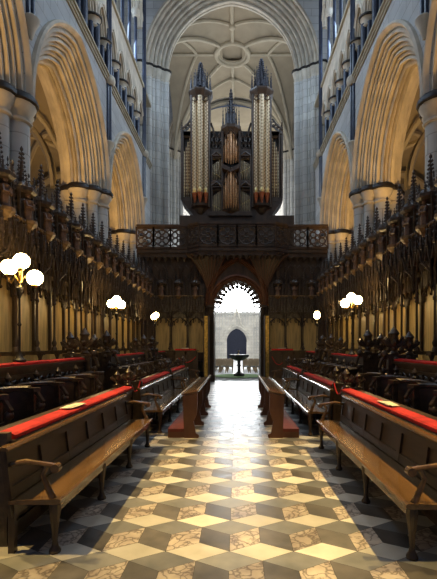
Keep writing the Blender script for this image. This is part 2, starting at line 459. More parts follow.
side(-1, -4.6, 'wall_left', 'left choir wall of clustered piers, moulded arches and upper galleries', 'left')
side(1, 4.2, 'wall_right', 'right choir wall of clustered piers, moulded arches and upper galleries', 'right')

# ------------------------------------------------------------------ CROSSING
XC = -.27
C = thing('wall_crossing', (XC, 23, 0), 'great east crossing arch on tall clustered stone piers behind the organ', 'arch', kind='structure')
def crossing(Y, zs, hi, parent, depth, width, nsh, top):
    for s in (-1, 1):
        m = MB(); cx = XC + s * hi
        m.prz([(cx + s * .12, Y + depth), (cx + s * .12, Y + depth * .72), (cx + s * (width + .1), Y + .16), (cx + s * (width + .9), Y + .16), (cx + s * (width + .9), Y + depth)], -.4, zs)
        for k in range(nsh):
            t = k / (nsh - 1); xx = cx + s * (.1 + width * t); yy = Y + depth * .6 * (1 - t)
            m.cyl((xx, yy), .16 if k % 2 == 0 else .1, -.4, zs - .5, 12)
        o = m.build('crossing_pier', 'pier', parent, smooth=True)
        m = MB(); b_ = MB()
        for k in range(nsh):
            t = k / (nsh - 1); xx = cx + s * (.1 + width * t); yy = Y + depth * .6 * (1 - t)
            r = .15 if k % 2 == 0 else .1
            m.lathe((xx, yy, zs), [(r, -.62), (r + .04, -.56), (r, -.5), (r + .09, -.14), (r + .1, -.08)], 10)
            b_.lathe((xx, yy, zs), [(r + .1, -.08), (r + .15, -.05), (r + .15, .03), (r + .1, .06)], 10)
        m.build('pier_capital', 'stone_plain', o, smooth=True); b_.build('abacus', 'black', o, smooth=True)
    m = MB(); mp = lambda a, z, u: (XC + a, u, zs + z)
    c = .4; r0 = hi + c
    m.arch(rolls((r0 + width, Y), (r0, Y + depth * .7), nsh, -.11) + rolls((r0, Y + depth * .72), (r0 + .3, Y + depth), 2, -.08), c, mp, 22)
    m.build('crossing_arch', 'stone_plain', parent, smooth=True)
    m = MB(); m.arch_wall(r0 + width - .05, c, 9, top - zs, Y, Y + .3, mp, 22); m.build('wall_over_arch', 'stone_grey', parent)
crossing(22.35, 16.7, 3.5, C, 1.3, 1.25, 7, 24.)
C2 = thing('wall_nave_arch', (XC, 33, -.4), 'far crossing arch and piers opening to the nave', 'arch', kind='structure')
crossing(33.0, 17.2, 4.1, C2, 1.5, 1.2, 6, 23.)
# crossing vault
YC_, BY, AX = 28.2, 4.9, 4.6
def vz(x, y):
    a = min(1, abs(x - XC) / AX); b_ = min(1, abs(y - YC_) / BY); q = min(a, b_)
    return 16.4 + 4.85 * max(0, 1 - q ** 2.1) ** .62 + .0
m = MB(); n = 28
vs = [(XC + AX * (2 * i / n - 1), YC_ + BY * (2 * j / n - 1), 0) for j in range(n + 1) for i in range(n + 1)]
vs = [(x, y, vz(x, y)) for x, y, z in vs]
fs = [(j * (n + 1) + i, j * (n + 1) + i + 1, (j + 1) * (n + 1) + i + 1, (j + 1) * (n + 1) + i) for j in range(n) for i in range(n)
      if math.hypot((vs[j * (n + 1) + i][0] + AX / n - XC), (vs[j * (n + 1) + i][1] + BY / n - YC_)) > .75]
m.add(vs, fs)
V = m.build('ceiling', 'vault', recalc=False, smooth=True)
tag(V, 'ribbed tan crossing vault with a round central ring behind the organ spires', 'vault', kind='structure')
def rib(p, q, bow=0, r=.12, par=V, n=18, f=None):
    pts = []
    for k in range(n + 1):
        t = k / n; x = p[0] + (q[0] - p[0]) * t; y = p[1] + (q[1] - p[1]) * t
        pts.append((x, y, (f or vz)(x, y) - .05))
    mm = MB(); mm.tube(pts, r, 6); return mm.build('vault_rib', 'rib', par, smooth=True)
for sx in (-1, 1):
    for sy in (-1, 1):
        cxy = (XC + sx * AX, YC_ + sy * BY)
        rib(cxy, (XC + sx * .8, YC_ + sy * .85), r=.13)
        rib(cxy, (XC + sx * .02, YC_ + sy * BY * .52), r=.10)
        rib(cxy, (XC + sx * AX * .52, YC_ + sy * .02), r=.10)
    rib((XC + sx * AX, YC_), (XC + sx * 1.1, YC_), r=.12)
for sy in (-1, 1): rib((XC, YC_ + sy * BY), (XC, YC_ + sy * 1.15), r=.12)
zr = vz(XC, YC_) - .08
m = MB(); m.ring((XC, YC_, zr), 1.1, .15, 'xy', 28, 8); m.ring((XC, YC_, zr + .12), .95, .12, 'xy', 28, 8)
m.build('vault_ring', 'rib', V, smooth=True)
m = MB(); m.lathe((XC, YC_, zr + .3), [(1.3, 0), (1.3, .1)], 24); m.build('ring_cover', 'vault', V)
for y in (YC_ - BY * .52, YC_ + BY * .52):
    m = MB(); m.ball((XC, y, vz(XC, y) - .15), .22, 10, 6, sz=.7); m.build('boss', 'rib', V, smooth=True)
# nave vault and walls
NV = thing('wall_nave', (0, 48, -.4), 'pale stone nave walls and vault seen beyond the crossing', 'wall', kind='structure')
m = MB()
def nz(x, y):
    b_ = abs(((y - 34) % 6.8) / 3.4 - 1); a = min(1, abs(x - XC) / 4.8)
    q = min(a, max(.0, b_)); return 17.3 + 3.7 * max(0, 1 - q ** 2) ** .55
ny, nx = 84, 20
vs = []
for j in range(ny + 1):
    for i in range(nx + 1):
        x = XC + 4.8 * (2 * i / nx - 1); y = 34 + 28 * j / ny; vs.append((x, y, nz(x, y)))
m.add(vs, [(j * (nx + 1) + i, j * (nx + 1) + i + 1, (j + 1) * (nx + 1) + i + 1, (j + 1) * (nx + 1) + i) for j in range(ny) for i in range(nx)])
m.build('nave_vault', 'vault', NV, smooth=True, recalc=False)
for k in range(5):
    y = 34 + 6.8 * k; m = MB(); m.arch([(4.9, -.2), (4.7, -.2), (4.6, 0), (4.7, .2), (4.9, .2)], .3, lambda a, z, u: (XC + a, y + u, 17.3 + z * .85), 14)
    m.build('transverse_rib', 'rib', NV, smooth=True)
for s in (-1, 1):
    m = MB(); m.box(*sorted((XC + s * 4.9, XC + s * 5.4)), 34.5, 62, 9.5, 22); m.box(*sorted((XC + s * 9, XC + s * 9.4)), 34.5, 62, -.4, 10)
    m.box(*sorted((XC + s * 4.9, XC + s * 9.4)), 34.5, 62, 9.4, 9.6)
    m.build('nave_side_wall', 'stone_grey', NV)
    for k in range(1, 5):
        m = MB(); y = 34 + 6.8 * k
        m.cyl((XC + s * 5.0, y), .75, -.4, 9.5, 12)
        for a in range(6): m.cyl((XC + s * 5.0 + .75 * math.cos(a * PI / 3), y + .75 * math.sin(a * PI / 3)), .22, -.4, 9.5, 8)
        m.build('nave_pier', 'pier', NV, smooth=True)
# west wall
YW = 62.
WW = thing('wall_west', (0, YW, -.4), 'far west wall of pale stone panelling around the dark arched door', 'wall', kind='structure')
dx0 = X(236.7, YW)
m = MB(); mp = lambda a, z, u: (dx0 + a, YW + u, 2.2 + z)
m.arch_wall(2.2, .5, 6.5, 4.4, .0, .6, mp, 12)
m.box(dx0 - 6.5, dx0 - 1.7, YW, YW + .6, -.4, 2.2); m.box(dx0 + 1.7, dx0 + 6.5, YW, YW + .6, -.4, 2.2)
m.box(-6.5, -4.0, YW, YW + .6, 6.6, 22); m.box(3.6, 6.5, YW, YW + .6, 6.6, 22)
m.build('west_wall_panel', 'pier', WW)
m = MB(); m.arch([(2.5, 0), (2.5, -.3), (2.35, -.3), (2.2, -.1), (2.05, 0), (1.9, .3)], .5, mp, 12)
for s in (-1, 1): m.box(*sorted((dx0 + s * 1.45, dx0 + s * 2.0)), YW - .3, YW + .3, -.4, 2.2)
m.tube([(dx0 - 1.9, YW - .3, 3.3), (dx0 - .6, YW - .3, 4.8), (dx0, YW - .3, 7.2)], .12, 6)
m.tube([(dx0 + 1.9, YW - .3, 3.3), (dx0 + .6, YW - .3, 4.8), (dx0, YW - .3, 7.2)], .12, 6)
m.build('door_surround', 'pier', WW, smooth=True)
m = MB()
for k in range(-9, 10):
    x = dx0 + k * .42
    if abs(x - dx0) < 2.3: z0 = 4.6
    else: z0 = .5
    m.box(x - .05, x + .05, YW - .18, YW, z0, 6.3)
    for zz in (1.9, 4.1, 6.0):
        if zz > z0: m.ring((x + .21, YW - .1, zz), .17, .05, 'xz', 8, 4)
m.box(dx0 - 4, dx0 + 4, YW - .25, YW, 6.25, 6.6)
m.build('blind_arcade', 'stone_grey', WW)
m = MB(); m.box(dx0 - 1.5, dx0 + 1.5, YW + .15, YW + .3, -.4, 4.3)
tag(m.build('door_1', 'navy'), 'dark blue arched west door at the far end of the nave', 'door', kind='structure')
m = MB(); m.box(-4.0, 3.6, YW + .25, YW + .3, 6.6, 21)
w = m.build('window_7', 'pane_west'); tag(w, 'blazing white west window above the far door', 'window', kind='structure')
m = MB()
for k in range(-4, 5): m.box(dx0 + k * .85 - .07, dx0 + k * .85 + .07, YW + .05, YW + .2, 6.6, 15)
m.build('window_mullion', 'stone_grey', w)

# ------------------------------------------------------------------ CARVED PIECES (shared shapes)
def poppyhead(m, c, s=1., ax='y'):
    """fleur-de-lis finial of carved leaves on a knop"""
    x, y, z = c
    e = (lambda a: (a, 0)) if ax == 'x' else (lambda a: (0, a))
    m.lathe(c, [(.05 * s, 0), (.075 * s, .03 * s), (.04 * s, .07 * s), (.06 * s, .1 * s), (.035 * s, .13 * s)], 8)
    m.lathe((x, y, z + .12 * s), [(.03 * s, 0), (.075 * s, .08 * s), (.06 * s, .16 * s), (.085 * s, .2 * s), (.03 * s, .27 * s), (.002, .31 * s)], 8)
    for q in (-1, 1):
        pts = []
        for k in range(6):
            t = k / 5; a = t * 2.6
            r_ = .12 * s * math.sin(a) + .02; h_ = .12 * s + .14 * s * math.sin(a * .62)
            d = e(q * r_ * 1.1); pts.append((x + d[0], y + d[1], z + h_ - (.05 * s if t > .8 else 0)))
        m.tube(pts, [.03 * s, .045 * s, .05 * s, .045 * s, .04 * s, .02 * s], 6)
        d = e(q * .1 * s); m.ball((x + d[0], y + d[1], z + .17 * s), .038 * s, 7, 5)
    for q in (-1, 1):
        d = e(0); m.ball((x + (0.05 * s * q if ax == 'y' else 0), y + (.05 * s * q if ax == 'x' else 0), z + .2 * s), .04 * s, 7, 5)

def spire(m, c, h, r, crock=7, n=6):
    """crocketed spire with a finial"""
    x, y, z = c
    m.lathe(c, [(r, 0), (r * 1.15, .02), (r * .9, .05), (r * .12, h * .88), (r * .42, h * .91), (r * .42, h * .94), (.004, h)], n)
    for k in range(crock):
        t = (k + .6) / (crock + .4); rr = r * (1 - t * .88) + r * .22; zz = z + h * .86 * t + .03
        for a in range(4):
            an = a * PI / 2 + PI / 4
            q = (x + rr * math.cos(an), y + rr * math.sin(an), zz); d = r * .34
            m.add([(q[0] - d, q[1], q[2]), (q[0], q[1] - d, q[2]), (q[0] + d, q[1], q[2]), (q[0], q[1] + d, q[2]), (q[0], q[1], q[2] + d * 1.5), (q[0], q[1], q[2] - d)],
                  [(0, 1, 4), (1, 2, 4), (2, 3, 4), (3, 0, 4), (1, 0, 5), (2, 1, 5), (3, 2, 5), (0, 3, 5)])

# ------------------------------------------------------------------ CANOPIED STALL (faces +x, origin under canopy front)
SW = .765
def make_stall(label, group):
    o = thing('canopied_stall', (0, 0, .45), label, 'choir stall', group)
    hw = SW / 2
    m = MB(); m.box(-.50, -.46, -hw, hw, .45, 3.6); m.build('back_panel', 'oak_panel', o)
    m = MB()
    m.box(-.46, -.02, -hw + .05, hw - .05, .90, .96); m.box(-.44, -.40, -hw + .05, hw - .05, .96, 1.35); m.build('seat', 'oak', o)
    m = MB()  # side partition with elbow rest
    m.box(-.46, 0.05, -hw - .03, -hw + .03, .45, 1.25)
    m.prz([(-.46, -hw - .06), (.1, -hw - .07), (.16, -hw), (.1, -hw + .07), (-.46, -hw + .06)], 1.5, 1.57)
    m.lathe((.06, -hw, 1.1), [(.03, 0), (.065, .08), (.03, .14), (.05, .25), (.03, .32), (.06, .4)], 8)
    m.ball((.1, -hw, 1.32), .07, 8, 6)
    m.build('elbow_rest', 'oak_carved', o, smooth=True)
    m = MB()  # colonnette
    m.lathe((0, -hw, 1.57), [(.06, 0), (.06, .05), (.035, .09), (.055, .16), (.03, .22), (.024, .3), (.024, .95), (.045, .98), (.024, 1.02), (.024, 1.3), (.05, 1.36), (.06, 1.45)], 8)
    m.box(-.47, -.40, -hw - .03, -hw + .03, 1.57, 3.4)
    m.build('colonnette', 'oak', o, smooth=True)
    m = MB()  # nodding ogee canopy: cusped pendants, ribs to three gablets
    for q in (-1, 1):
        pts = [(0 + .0, q * hw, 2.75), (.03, q * hw * .92, 2.98), (.07, q * hw * .6, 3.12), (.11, q * hw * .25, 3.22), (.13, 0, 3.5)]
        m.tube(pts, .022, 6)
        pts = [(-.42, q * hw * .95, 2.55), (-.42, q * hw * .8, 2.75), (-.42, q * hw * .4, 2.88), (-.42, 0, 3.0)]
        m.tube(pts, .03, 6)
        m.ball((-.41, q * hw * .33, 2.74), .035, 6, 4); m.ball((-.41, q * hw * .66, 2.62), .035, 6, 4)
        m.tube([(-.42, q * hw * .33, 2.74), (-.42, q * hw * .3, 2.9)], .018, 5)
        m.tube([(-.42, q * hw * .66, 2.62), (-.42, q * hw * .64, 2.82)], .018, 5)
    m.box(-.46, -.40, -hw, hw, 2.92, 3.3)
    # coved front with tracery ribs
    for a in range(-3, 4):
        y = a * hw / 3
        m.tube([(.03, y, 3.1), (.035, y, 3.88)], .017, 5)
        if a % 2: spire(m, (.05, y, 3.42), .46, .03, 3, 4)
    m.prx([(-hw, 3.2), (hw, 3.2), (hw, 3.85), (-hw, 3.85)], -.12, .02)
    for a in (-1, 0, 1):
        y = a * hw * .62
        m.prx([(y - .11, 3.25), (y, 3.62), (y + .11, 3.25), (y + .07, 3.25), (y, 3.5), (y - .07, 3.25)], .03, .09)
        m.lathe((.06, y, 2.72), [(.004, 0), (.02, .05), (.012, .1), (.014, .5)], 5)
        spire(m, (.08, y, 3.5), .42, .035, 3, 5)
    for q in (-1, 1): m.lathe((.06, q * hw, 2.68), [(.004, 0), (.035, .06), (.02, .12), (.03, .25), (.03, .9), (.035, 1.1)], 6)
    cn = m.build('canopy', 'oak_carved', o)
    m = MB()  # corbel shelf for the figure
    m.lathe((.02, 0, 3.72), [(.03, .02), (.07, .06), (.13, .13), (.16, .16), (.16, .22)], 8, PI / 8)
    m.box(-.3, .04, -hw, hw, 3.88, 3.94)
    for q in range(6): m.ball((.05, -hw + (q + .5) * hw / 3, 3.9), .03, 6, 4)
    m.build('corbel', 'oak_gold', o)
    m = MB()  # niche: posts, back, gabled hood
    m.box(-.32, -.28, -hw, hw, 3.93, 4.5)
    for q in (-1, 1): m.box(-.05, .0, q * hw * .62 - .02, q * hw * .62 + .02, 3.93, 4.5)
    m.lathe((-.08, 0, 4.42), [(.2, 0), (.25, .04), (.25, .1), (.16, .2), (.1, .22)], 8, PI / 8)
    for a in range(5):
        an = -PI / 2 + a * PI / 4
        spire(m, (-.08 + .2 * math.cos(an), .2 * math.sin(an), 4.5), .24, .03, 2, 4)
    ni = m.build('niche', 'oak_carved', o)
    m = MB()  # standing figure
    c = (.02, 0, 3.94)
    m.lathe(c, [(.1, 0), (.095, .1), (.075, .24), (.09, .33), (.1, .37), (.05, .405), (.03, .42), (.03, .44)], 9, 0, .8, 1.)
    m.ball((.02, 0, 4.41), .05, 9, 6, sz=1.2)
    for q in (-1, 1): m.tube([(.02, q * .09, 4.29), (.06, q * .11, 4.19), (.11, q * .03, 4.2)], [.03, .028, .02], 6)
    m.box(.1, .125, -.035, .035, 4.17, 4.26)
    m.build('carved_figure', 'statue', ni, smooth=True)
    m = MB()
    spire(m, (-.1, 0, 4.5), .82, .075, 9)
    m.build('spire', 'oak', cn)
    m = MB()
    spire(m, (-.05, -hw, 3.9), 1.0, .045, 8); spire(m, (-.25, -hw * .5, 4.3), .75, .04, 6); spire(m, (-.25, hw * .5, 4.3), .75, .04, 6); m.box(-.08, -.02, -hw - .03, -hw + .03, 3.5, 3.95)
    m.build('pinnacle', 'oak', o)
    return o
GL = 'canopied stalls along the left wall'; GR = 'canopied stalls along the right wall'
LL = 'dark carved oak stall with pinnacled canopy and standing figure in the long left row'
LR = 'dark carved oak stall with pinnacled canopy and standing figure in the long right row'
proto = make_stall(LL, GL)
SXL, SXR = -3.82, 3.58
ys = [4.6 + SW * i for i in range(19)]
proto.location = (SXL, ys[0], .45)
for y in ys[1:]: dup(proto, (SXL, y, .45))
for y in ys[:18]: dup(proto, (SXR, y + .3, .45), PI, LR, GR)
YS = 19.5
LB = 'return stall with pale back panel and carved canopy against the screen, %s of the doorway'
for px0, n, w, s in ((205, 4, 'left', -1), (268, 4, 'right', 1)):
    for i in range(3):
        x = X(px0, YS) + s * (.40 + SW * i)
        dup(proto, (x, 19.02, .45), -PI / 2, LB % w, 'return stalls %s of the doorway' % w, skip=())

# platforms under the seating
m = MB()
for s, x0, x1 in ((-1, -4.6, -2.95), (1, 2.75, 4.2)):
    m.box(x0, x1, 3.0, 19.5, 0, .45)
tag(m.build('trim_1', 'oak'), 'raised dark wooden platform under the rear stalls', 'platform', kind='structure')
m = MB()
for x0, x1 in ((-2.95, -2.3), (2.2, 2.75)): m.box(x0, x1, 3.0, 18.2, 0, .2)
m.box(-4.6, -1.65, 18.1, 19.5, 0, .44); m.box(1.5, 4.2, 18.1, 19.5, 0, .44)
tag(m.build('trim_2', 'oak'), 'low wooden step under the front seats', 'platform', kind='structure')

# ------------------------------------------------------------------ REAR DESKS with cushions
def rear_desk(s, xf, y0, y1, ends, side, where):
    """xf: front face |x|; s: -1 left, +1 right"""
    fx = lambda u: s * (xf + u)
    o = thing('rear_desk', (fx(.15), (y0 + y1) / 2, .2), 'dark book desk before the %s rear stalls, %s' % (side, where), 'desk')
    m = MB(); m.box(*sorted((fx(.0), fx(.05))), y0, y1, .2, 1.36)
    n = int((y1 - y0) / .38)
    m.box(*sorted((fx(-.03), fx(0))), y0, y1, 1.02, 1.06); m.box(*sorted((fx(-.03), fx(0))), y0, y1, 1.24, 1.28)
    for i in range(n + 1):
        y = y0 + (y1 - y0) * i / n
        m.box(*sorted((fx(-.025), fx(0))), y - .02, y + .02, .3, 1.26)
    m.build('desk_front', 'oak', o)
    m = MB()
    k = int((y1 - y0) / .19)
    for i in range(k): m.ring((fx(-.015), y0 + (i + .5) * (y1 - y0) / k, 1.15), .065, .014, 'yz', 8, 4)
    m.build('tracery_band', 'oak_carved', o)
    m = MB(); m.prism([(-.06, 1.36), (-.06, 1.40), (.30, 1.43), (.30, 1.39)], lambda a, b_: (fx(a), y0 - .02, b_), lambda a, b_: (fx(a), y1 + .02, b_))
    m.build('book_rest', 'oak_back', o)
    for e in ends:
        y = y0 if e < 0 else y1
        m = MB(); m.prx([(y - .05, .2), (y + .05, .2), (y + .05, 1.5), (y - .05, 1.5)], *sorted((fx(-.12), fx(.38))))
        m.box(*sorted((fx(-.15), fx(.41))), y - .07, y + .07, 1.46, 1.52)
        poppyhead(m, (fx(.0), y, 1.5), 1.25, 'x'); poppyhead(m, (fx(.28), y, 1.5), 1.05, 'x')
        m.tube([(fx(-.12), y, 1.5), (fx(-.22), y, 1.42), (fx(-.26), y, 1.28), (fx(-.18), y, 1.2), (fx(-.12), y, 1.25)], .035, 6)
        m.ball((fx(-.17), y, 1.52), .07, 8, 6); m.ball((fx(-.2), y, 1.22), .06, 8, 6)
        for q in range(5): m.ball((fx(-.1 + q * .11), y + (-.07 if q % 2 else .07), 1.46 - .03 * (q % 3)), .05, 7, 5)
        m.build('desk_end', 'oak_carved', o, smooth=True)
    m = MB(); m.prism([(-.03, 1.405), (-.03, 1.435), (.07, 1.452), (.09, 1.425)], lambda a, b_: (fx(a), y0 + .05, b_), lambda a, b_: (fx(a), y1 - .05, b_))
    tag(m.build('desk_cushion', 'red'), 'red velvet runner on the %s rear desk, %s' % (side, where), 'cushion')
rear_desk(-1, 3.0, 4.0, 8.3, (1,), 'left', 'section nearest the camera')
rear_desk(-1, 3.0, 9.7, 13.6, (-1, 1), 'left', 'middle section between the carved gaps')
rear_desk(-1, 3.0, 14.9, 17.6, (-1,), 'left', 'section nearest the screen')
rear_desk(1, 2.85, 4.0, 7.6, (1,), 'right', 'section nearest the camera')
rear_desk(1, 2.85, 9.1, 12.6, (-1, 1), 'right', 'middle section between the carved gaps')
rear_desk(1, 2.85, 13.9, 17.2, (-1,), 'right', 'section nearest the screen')

# ------------------------------------------------------------------ LOWER SEATS with horseshoe backs and knobbed elbows
def make_lower():
    o = thing('lower_stall', (0, 0, .2), 'low dark seat with curved back and knobbed elbows in the left middle row', 'choir stall', 'low curved seats in the left middle row')
    w = .375
    m = MB(); pts = []   # curved shell
    n = 12; vs = []
    for zz, rr in ((.58, .30), (.85, .31), (1.12, .34)):
        for k in range(n + 1):
            a = PI / 2 + PI * k / n; vs.append((-.02 + rr * math.cos(a) * .9, rr * math.sin(a), zz))
    m.add(vs, [(r_ * (n + 1) + k, r_ * (n + 1) + k + 1, (r_ + 1) * (n + 1) + k + 1, (r_ + 1) * (n + 1) + k) for r_ in range(2) for k in range(n)])
    m.build('curved_back', 'oak_back', o, smooth=True)
    m = MB(); m.tube([(-.02 + .33 * math.cos(PI / 2 + PI * k / 10) * .9, .35 * math.sin(PI / 2 + PI * k / 10), 1.14) for k in range(11)], .035, 6)
    m.box(-.36, -.27, -w, w, .2, 1.16); m.build('back_rail', 'oak', o)
    m = MB(); m.box(-.3, .12, -.3, .3, .56, .61); m.build('seat', 'oak', o)
    m = MB(); m.box(-.3, .04, -w - .025, -w + .025, .2, 1.1)
    m.prz([(-.33, -w - .05), (.06, -w - .06), (.12, -w), (.06, -w + .06), (-.33, -w + .05)], 1.1, 1.15)
    m.tube([(.06, -w, 1.1), (.14, -w, .98), (.1, -w, .84), (.02, -w, .8)], .035, 6); m.ball((.12, -w, .92), .055, 8, 6)
    m.lathe((-.3, -w, 1.15), [(.03, 0), (.05, .04), (.02, .07), (.045, .12), (.004, .19)], 8)
    m.build('elbow_rest', 'oak_carved', o, smooth=True)
    return o
low = make_lower()
lys = [4.2, 4.95, 5.7, 6.45, 7.2, 7.95] + [9.95 + .75 * i for i in range(5)] + [15.1 + .75 * i for i in range(3)]
low.location = (-2.6, lys[0], .2)
for y in lys[1:]: dup(low, (-2.6, y, .2))
for y in lys: dup(low, (2.45, y - .35, .2), PI, 'low dark seat with curved back and knobbed elbows in the right middle row', 'low curved seats in the right middle row')

# ------------------------------------------------------------------ FRONT DESKS (red cushions) 
def front_desk(s, xf, y0, y1, side, where):
    fx = lambda u: s * (xf + u)
    o = thing('front_desk', (fx(.1), (y0 + y1) / 2, 0), 'low dark panelled desk behind the %s aisle bench, %s' % (side, where), 'desk')
    m = MB(); m.box(*sorted((fx(0), fx(.06))), y0, y1, 0, .86)
    n = max(2, round((y1 - y0) / .62))
    for i in range(n + 1):
        y = y0 + (y1 - y0) * i / n; m.box(*sorted((fx(-.02), fx(0))), y - .04, y + .04, .05, .84)
    m.box(*sorted((fx(-.02), fx(0))), y0, y1, .05, .15); m.box(*sorted((fx(-.02), fx(0))), y0, y1, .74, .84)
    m.build('panelled_front', 'oak', o)
    m = MB(); m.prism([(-.05, .84), (-.05, .875), (.3, .91), (.3, .87)], lambda a, b_: (fx(a), y0, b_), lambda a, b_: (fx(a), y1, b_)); m.build('book_rest', 'oak_back', o)
    for y in (y0, y1):
        m = MB(); m.prx([(y - .035, 0), (y + .035, 0), (y + .035, .95), (y - .035, .95)], *sorted((fx(-.02), fx(.34))))
        if y > 4:
            poppyhead(m, (fx(.05), y, .94), .8, 'x'); poppyhead(m, (fx(.26), y, .94), .65, 'x')
        m.build('desk_end', 'oak_carved', o, smooth=True)
    m = MB()
    pr = [(-.03, .88), (-.035, .915), (-.01, .93), (.11, .942), (.13, .93), (.13, .895)]
    m.prism(pr, lambda a, b_: (fx(a), y0 + .06, b_), lambda a, b_: (fx(a), y1 - .06, b_))
    tag(m.build('desk_cushion', 'red'), 'red velvet runner along the low %s desk, %s' % (side, where), 'cushion')
front_desk(-1, 1.94, 3.55, 7.75, 'left', 'section nearest the camera')
front_desk(-1, 1.94, 8.55, 12.0, 'left', 'middle section')
front_desk(-1, 1.94, 12.4, 15.6, 'left', 'section nearest the screen')
front_desk(1, 1.87, 3.4, 7.35, 'right', 'section nearest the camera')
front_desk(1, 1.87, 8.1, 11.6, 'right', 'middle section')
front_desk(1, 1.87, 12.0, 15.4, 'right', 'section nearest the screen')

# papers on cushions
def paper(x, y, z, rz, lab):
    o = thing('paper_sheet', (x, y, z), lab, 'paper')
    return o
for x, y, z, lab in ((-2.0, 5.15, .945, 'pale papers lying on the left red cushion behind the near bench'),
                     (1.93, 5.35, .945, 'pale papers lying on the right red cushion behind the near bench')):
    m = MB(); m.prz([(x - .07, y - .2), (x + .06, y - .24), (x + .09, y + .2), (x - .06, y + .24)], z, z + .006)
    m.prz([(x - .05, y - .3), (x + .05, y - .26), (x + .03, y + .02), (x - .07, y)], z + .006, z + .012)
    tag(m.build('paper_sheet', 'paper'), lab, 'paper')

# ------------------------------------------------------------------ BENCHES
def make_bench(y0, y1, loc, label):
    """bench facing +x; front edge at x = 0; built from y0 to y1 round its base point"""
    o = thing('bench', (0, 0, 0), label, 'bench')
    L = y1 - y0; h = L / 2
    m = MB()
    m.prism([(-.40, .41), (0, .41), (.02, .425), (.02, .445), (0, .455), (-.40, .44)], lambda a, b_: (a, -h, b_), lambda a, b_: (a, h, b_))
    m.box(-.05, -.02, -h + .05, h - .05, .33, .41)
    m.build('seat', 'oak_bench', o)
    m = MB(); f = lambda a, b_, y: (a - (b_ - .44) * .12, y, b_)
    m.prism([(-.42, .30), (-.39, .30), (-.39, .84), (-.42, .84)], lambda a, b_: f(a, b_, -h), lambda a, b_: f(a, b_, h))
    n = max(4, round(L / .62))
    for i in range(n + 1):
        y = -h + L * i / n; ya, yb = max(-h, y - .04), min(h, y + .04)
        m.prism([(-.39, .45), (-.37, .45), (-.37, .82), (-.39, .82)], lambda a, b_: f(a, b_, ya), lambda a, b_: f(a, b_, yb))
    m.prism([(-.39, .45), (-.372, .45), (-.372, .54), (-.39, .54)], lambda a, b_: f(a, b_, -h), lambda a, b_: f(a, b_, h))
    m.prism([(-.39, .76), (-.368, .76), (-.368, .84), (-.39, .84)], lambda a, b_: f(a, b_, -h), lambda a, b_: f(a, b_, h))
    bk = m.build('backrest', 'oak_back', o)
    m = MB(); m.prism([(-.44, .835), (-.355, .835), (-.35, .85), (-.365, .865), (-.43, .865)], lambda a, b_: f(a, b_, -h), lambda a, b_: f(a, b_, h))
    m.build('top_rail', 'oak_bench', bk)
    for i in range(4):
        y = -h + .06 + (L - .12) * i / 3
        m = MB(); m.lathe((-.05, y, 0), [(.045, 0), (.05, .02), (.03, .05), (.022, .09), (.028, .2), (.042, .3), (.05, .36), (.04, .41)], 8)
        m.build('front_leg', 'oak', o, smooth=True)
        m = MB(); m.box(-.42, -.37, y - .025, y + .025, 0, .41); m.build('rear_leg', 'oak', o)
    for e in (-1, 1):
        y = e * (h - .04)
        m = MB()
        m.tube([(-.40, y, .72), (-.28, y, .745), (-.16, y, .73), (-.07, y, .715), (-.03, y, .70)], [.022, .024, .02, .024, .03], 8)
        m.lathe((-.03, y - .035, .695), [(.001, 0)], 3) if False else m.tube([(-.03, y - .035, .695), (-.03, y + .035, .695)], .036, 10)
        m.tube([(-.10, y, .72), (-.14, y, .64), (-.10, y, .54), (-.06, y, .45)], [.02, .02, .024, .03], 8)
        m.build('armrest', 'oak_bench', o, smooth=True)
    return o
b1 = make_bench(3.38, 7.05, None, 'long near left bench with scrolled arms and panelled back beside the aisle'); b1.location = (-1.43, 5.2, 0)
b = dup(b1, (1.34, 5.1, 0), PI, 'long near right bench with scrolled arms and panelled back beside the aisle')
b2 = make_bench(8.0, 11.8, None, 'second left bench, beyond the near one, with scrolled arms'); b2.location = (-1.42, 9.9, 0)
dup(b2, (1.33, 9.7, 0), PI, 'second right bench, beyond the near one, with scrolled arms')
dup(b2, (-1.42, 14.1, 0), 0, 'farthest left bench, close to the screen')
dup(b2, (1.33, 13.9, 0), PI, 'farthest right bench, close to the screen')

# ------------------------------------------------------------------ KNEELING DESKS in the aisle
def make_kneeler():
    o = thing('kneeling_desk', (0, 0, 0), 'left freestanding kneeling desk with sloping top and red kneeler in the aisle', 'kneeling desk')
    L = 1.85   # half length; faces -x (kneeler on -x side)
    for i in range(4):
        y = -L + 2 * L * i / 3
        m = MB()
        pr = [(-.12, .0), (.14, 0), (.15, .05), (.09, .09), (.07, .2), (.05, .3), (.1, .42), (.12, .5), (.12, .82), (-.15, .77), (-.13, .3)]
        m.pry(pr, y - .03, y + .03); m.build('end_support', 'oak_red', o)
    m = MB(); m.pry([(-.17, .775), (.14, .835), (.14, .86), (-.17, .80)], -L - .05, L + .05); m.build('sloping_top', 'oak_bench', o)
    m = MB(); m.pry([(.115, .862), (.14, .862), (.14, .885), (.115, .885)], -L - .05, L + .05); m.pry([(-.17, .80), (-.15, .803), (-.15, .83), (-.17, .83)], -L - .05, L + .05)
    m.build('book_ledge', 'chair', o)
    m = MB(); m.box(-.06, .0, -L, L, .3, .76); m.build('front_board', 'oak_red', o)
    m = MB(); m.box(-.42, -.1, -L, L, .0, .11); m.build('kneeler_board', 'oak_red', o)
    m = MB(); m.box(-.42, -.12, -L, L, .11, .165); m.build('kneeler_pad', 'carpet_red', o)
    return o
kn = make_kneeler(); kn.location = (-.83, 9.5, 0)
dup(kn, (.72, 9.5, 0), PI, 'right freestanding kneeling desk with sloping top and red kneeler in the aisle')

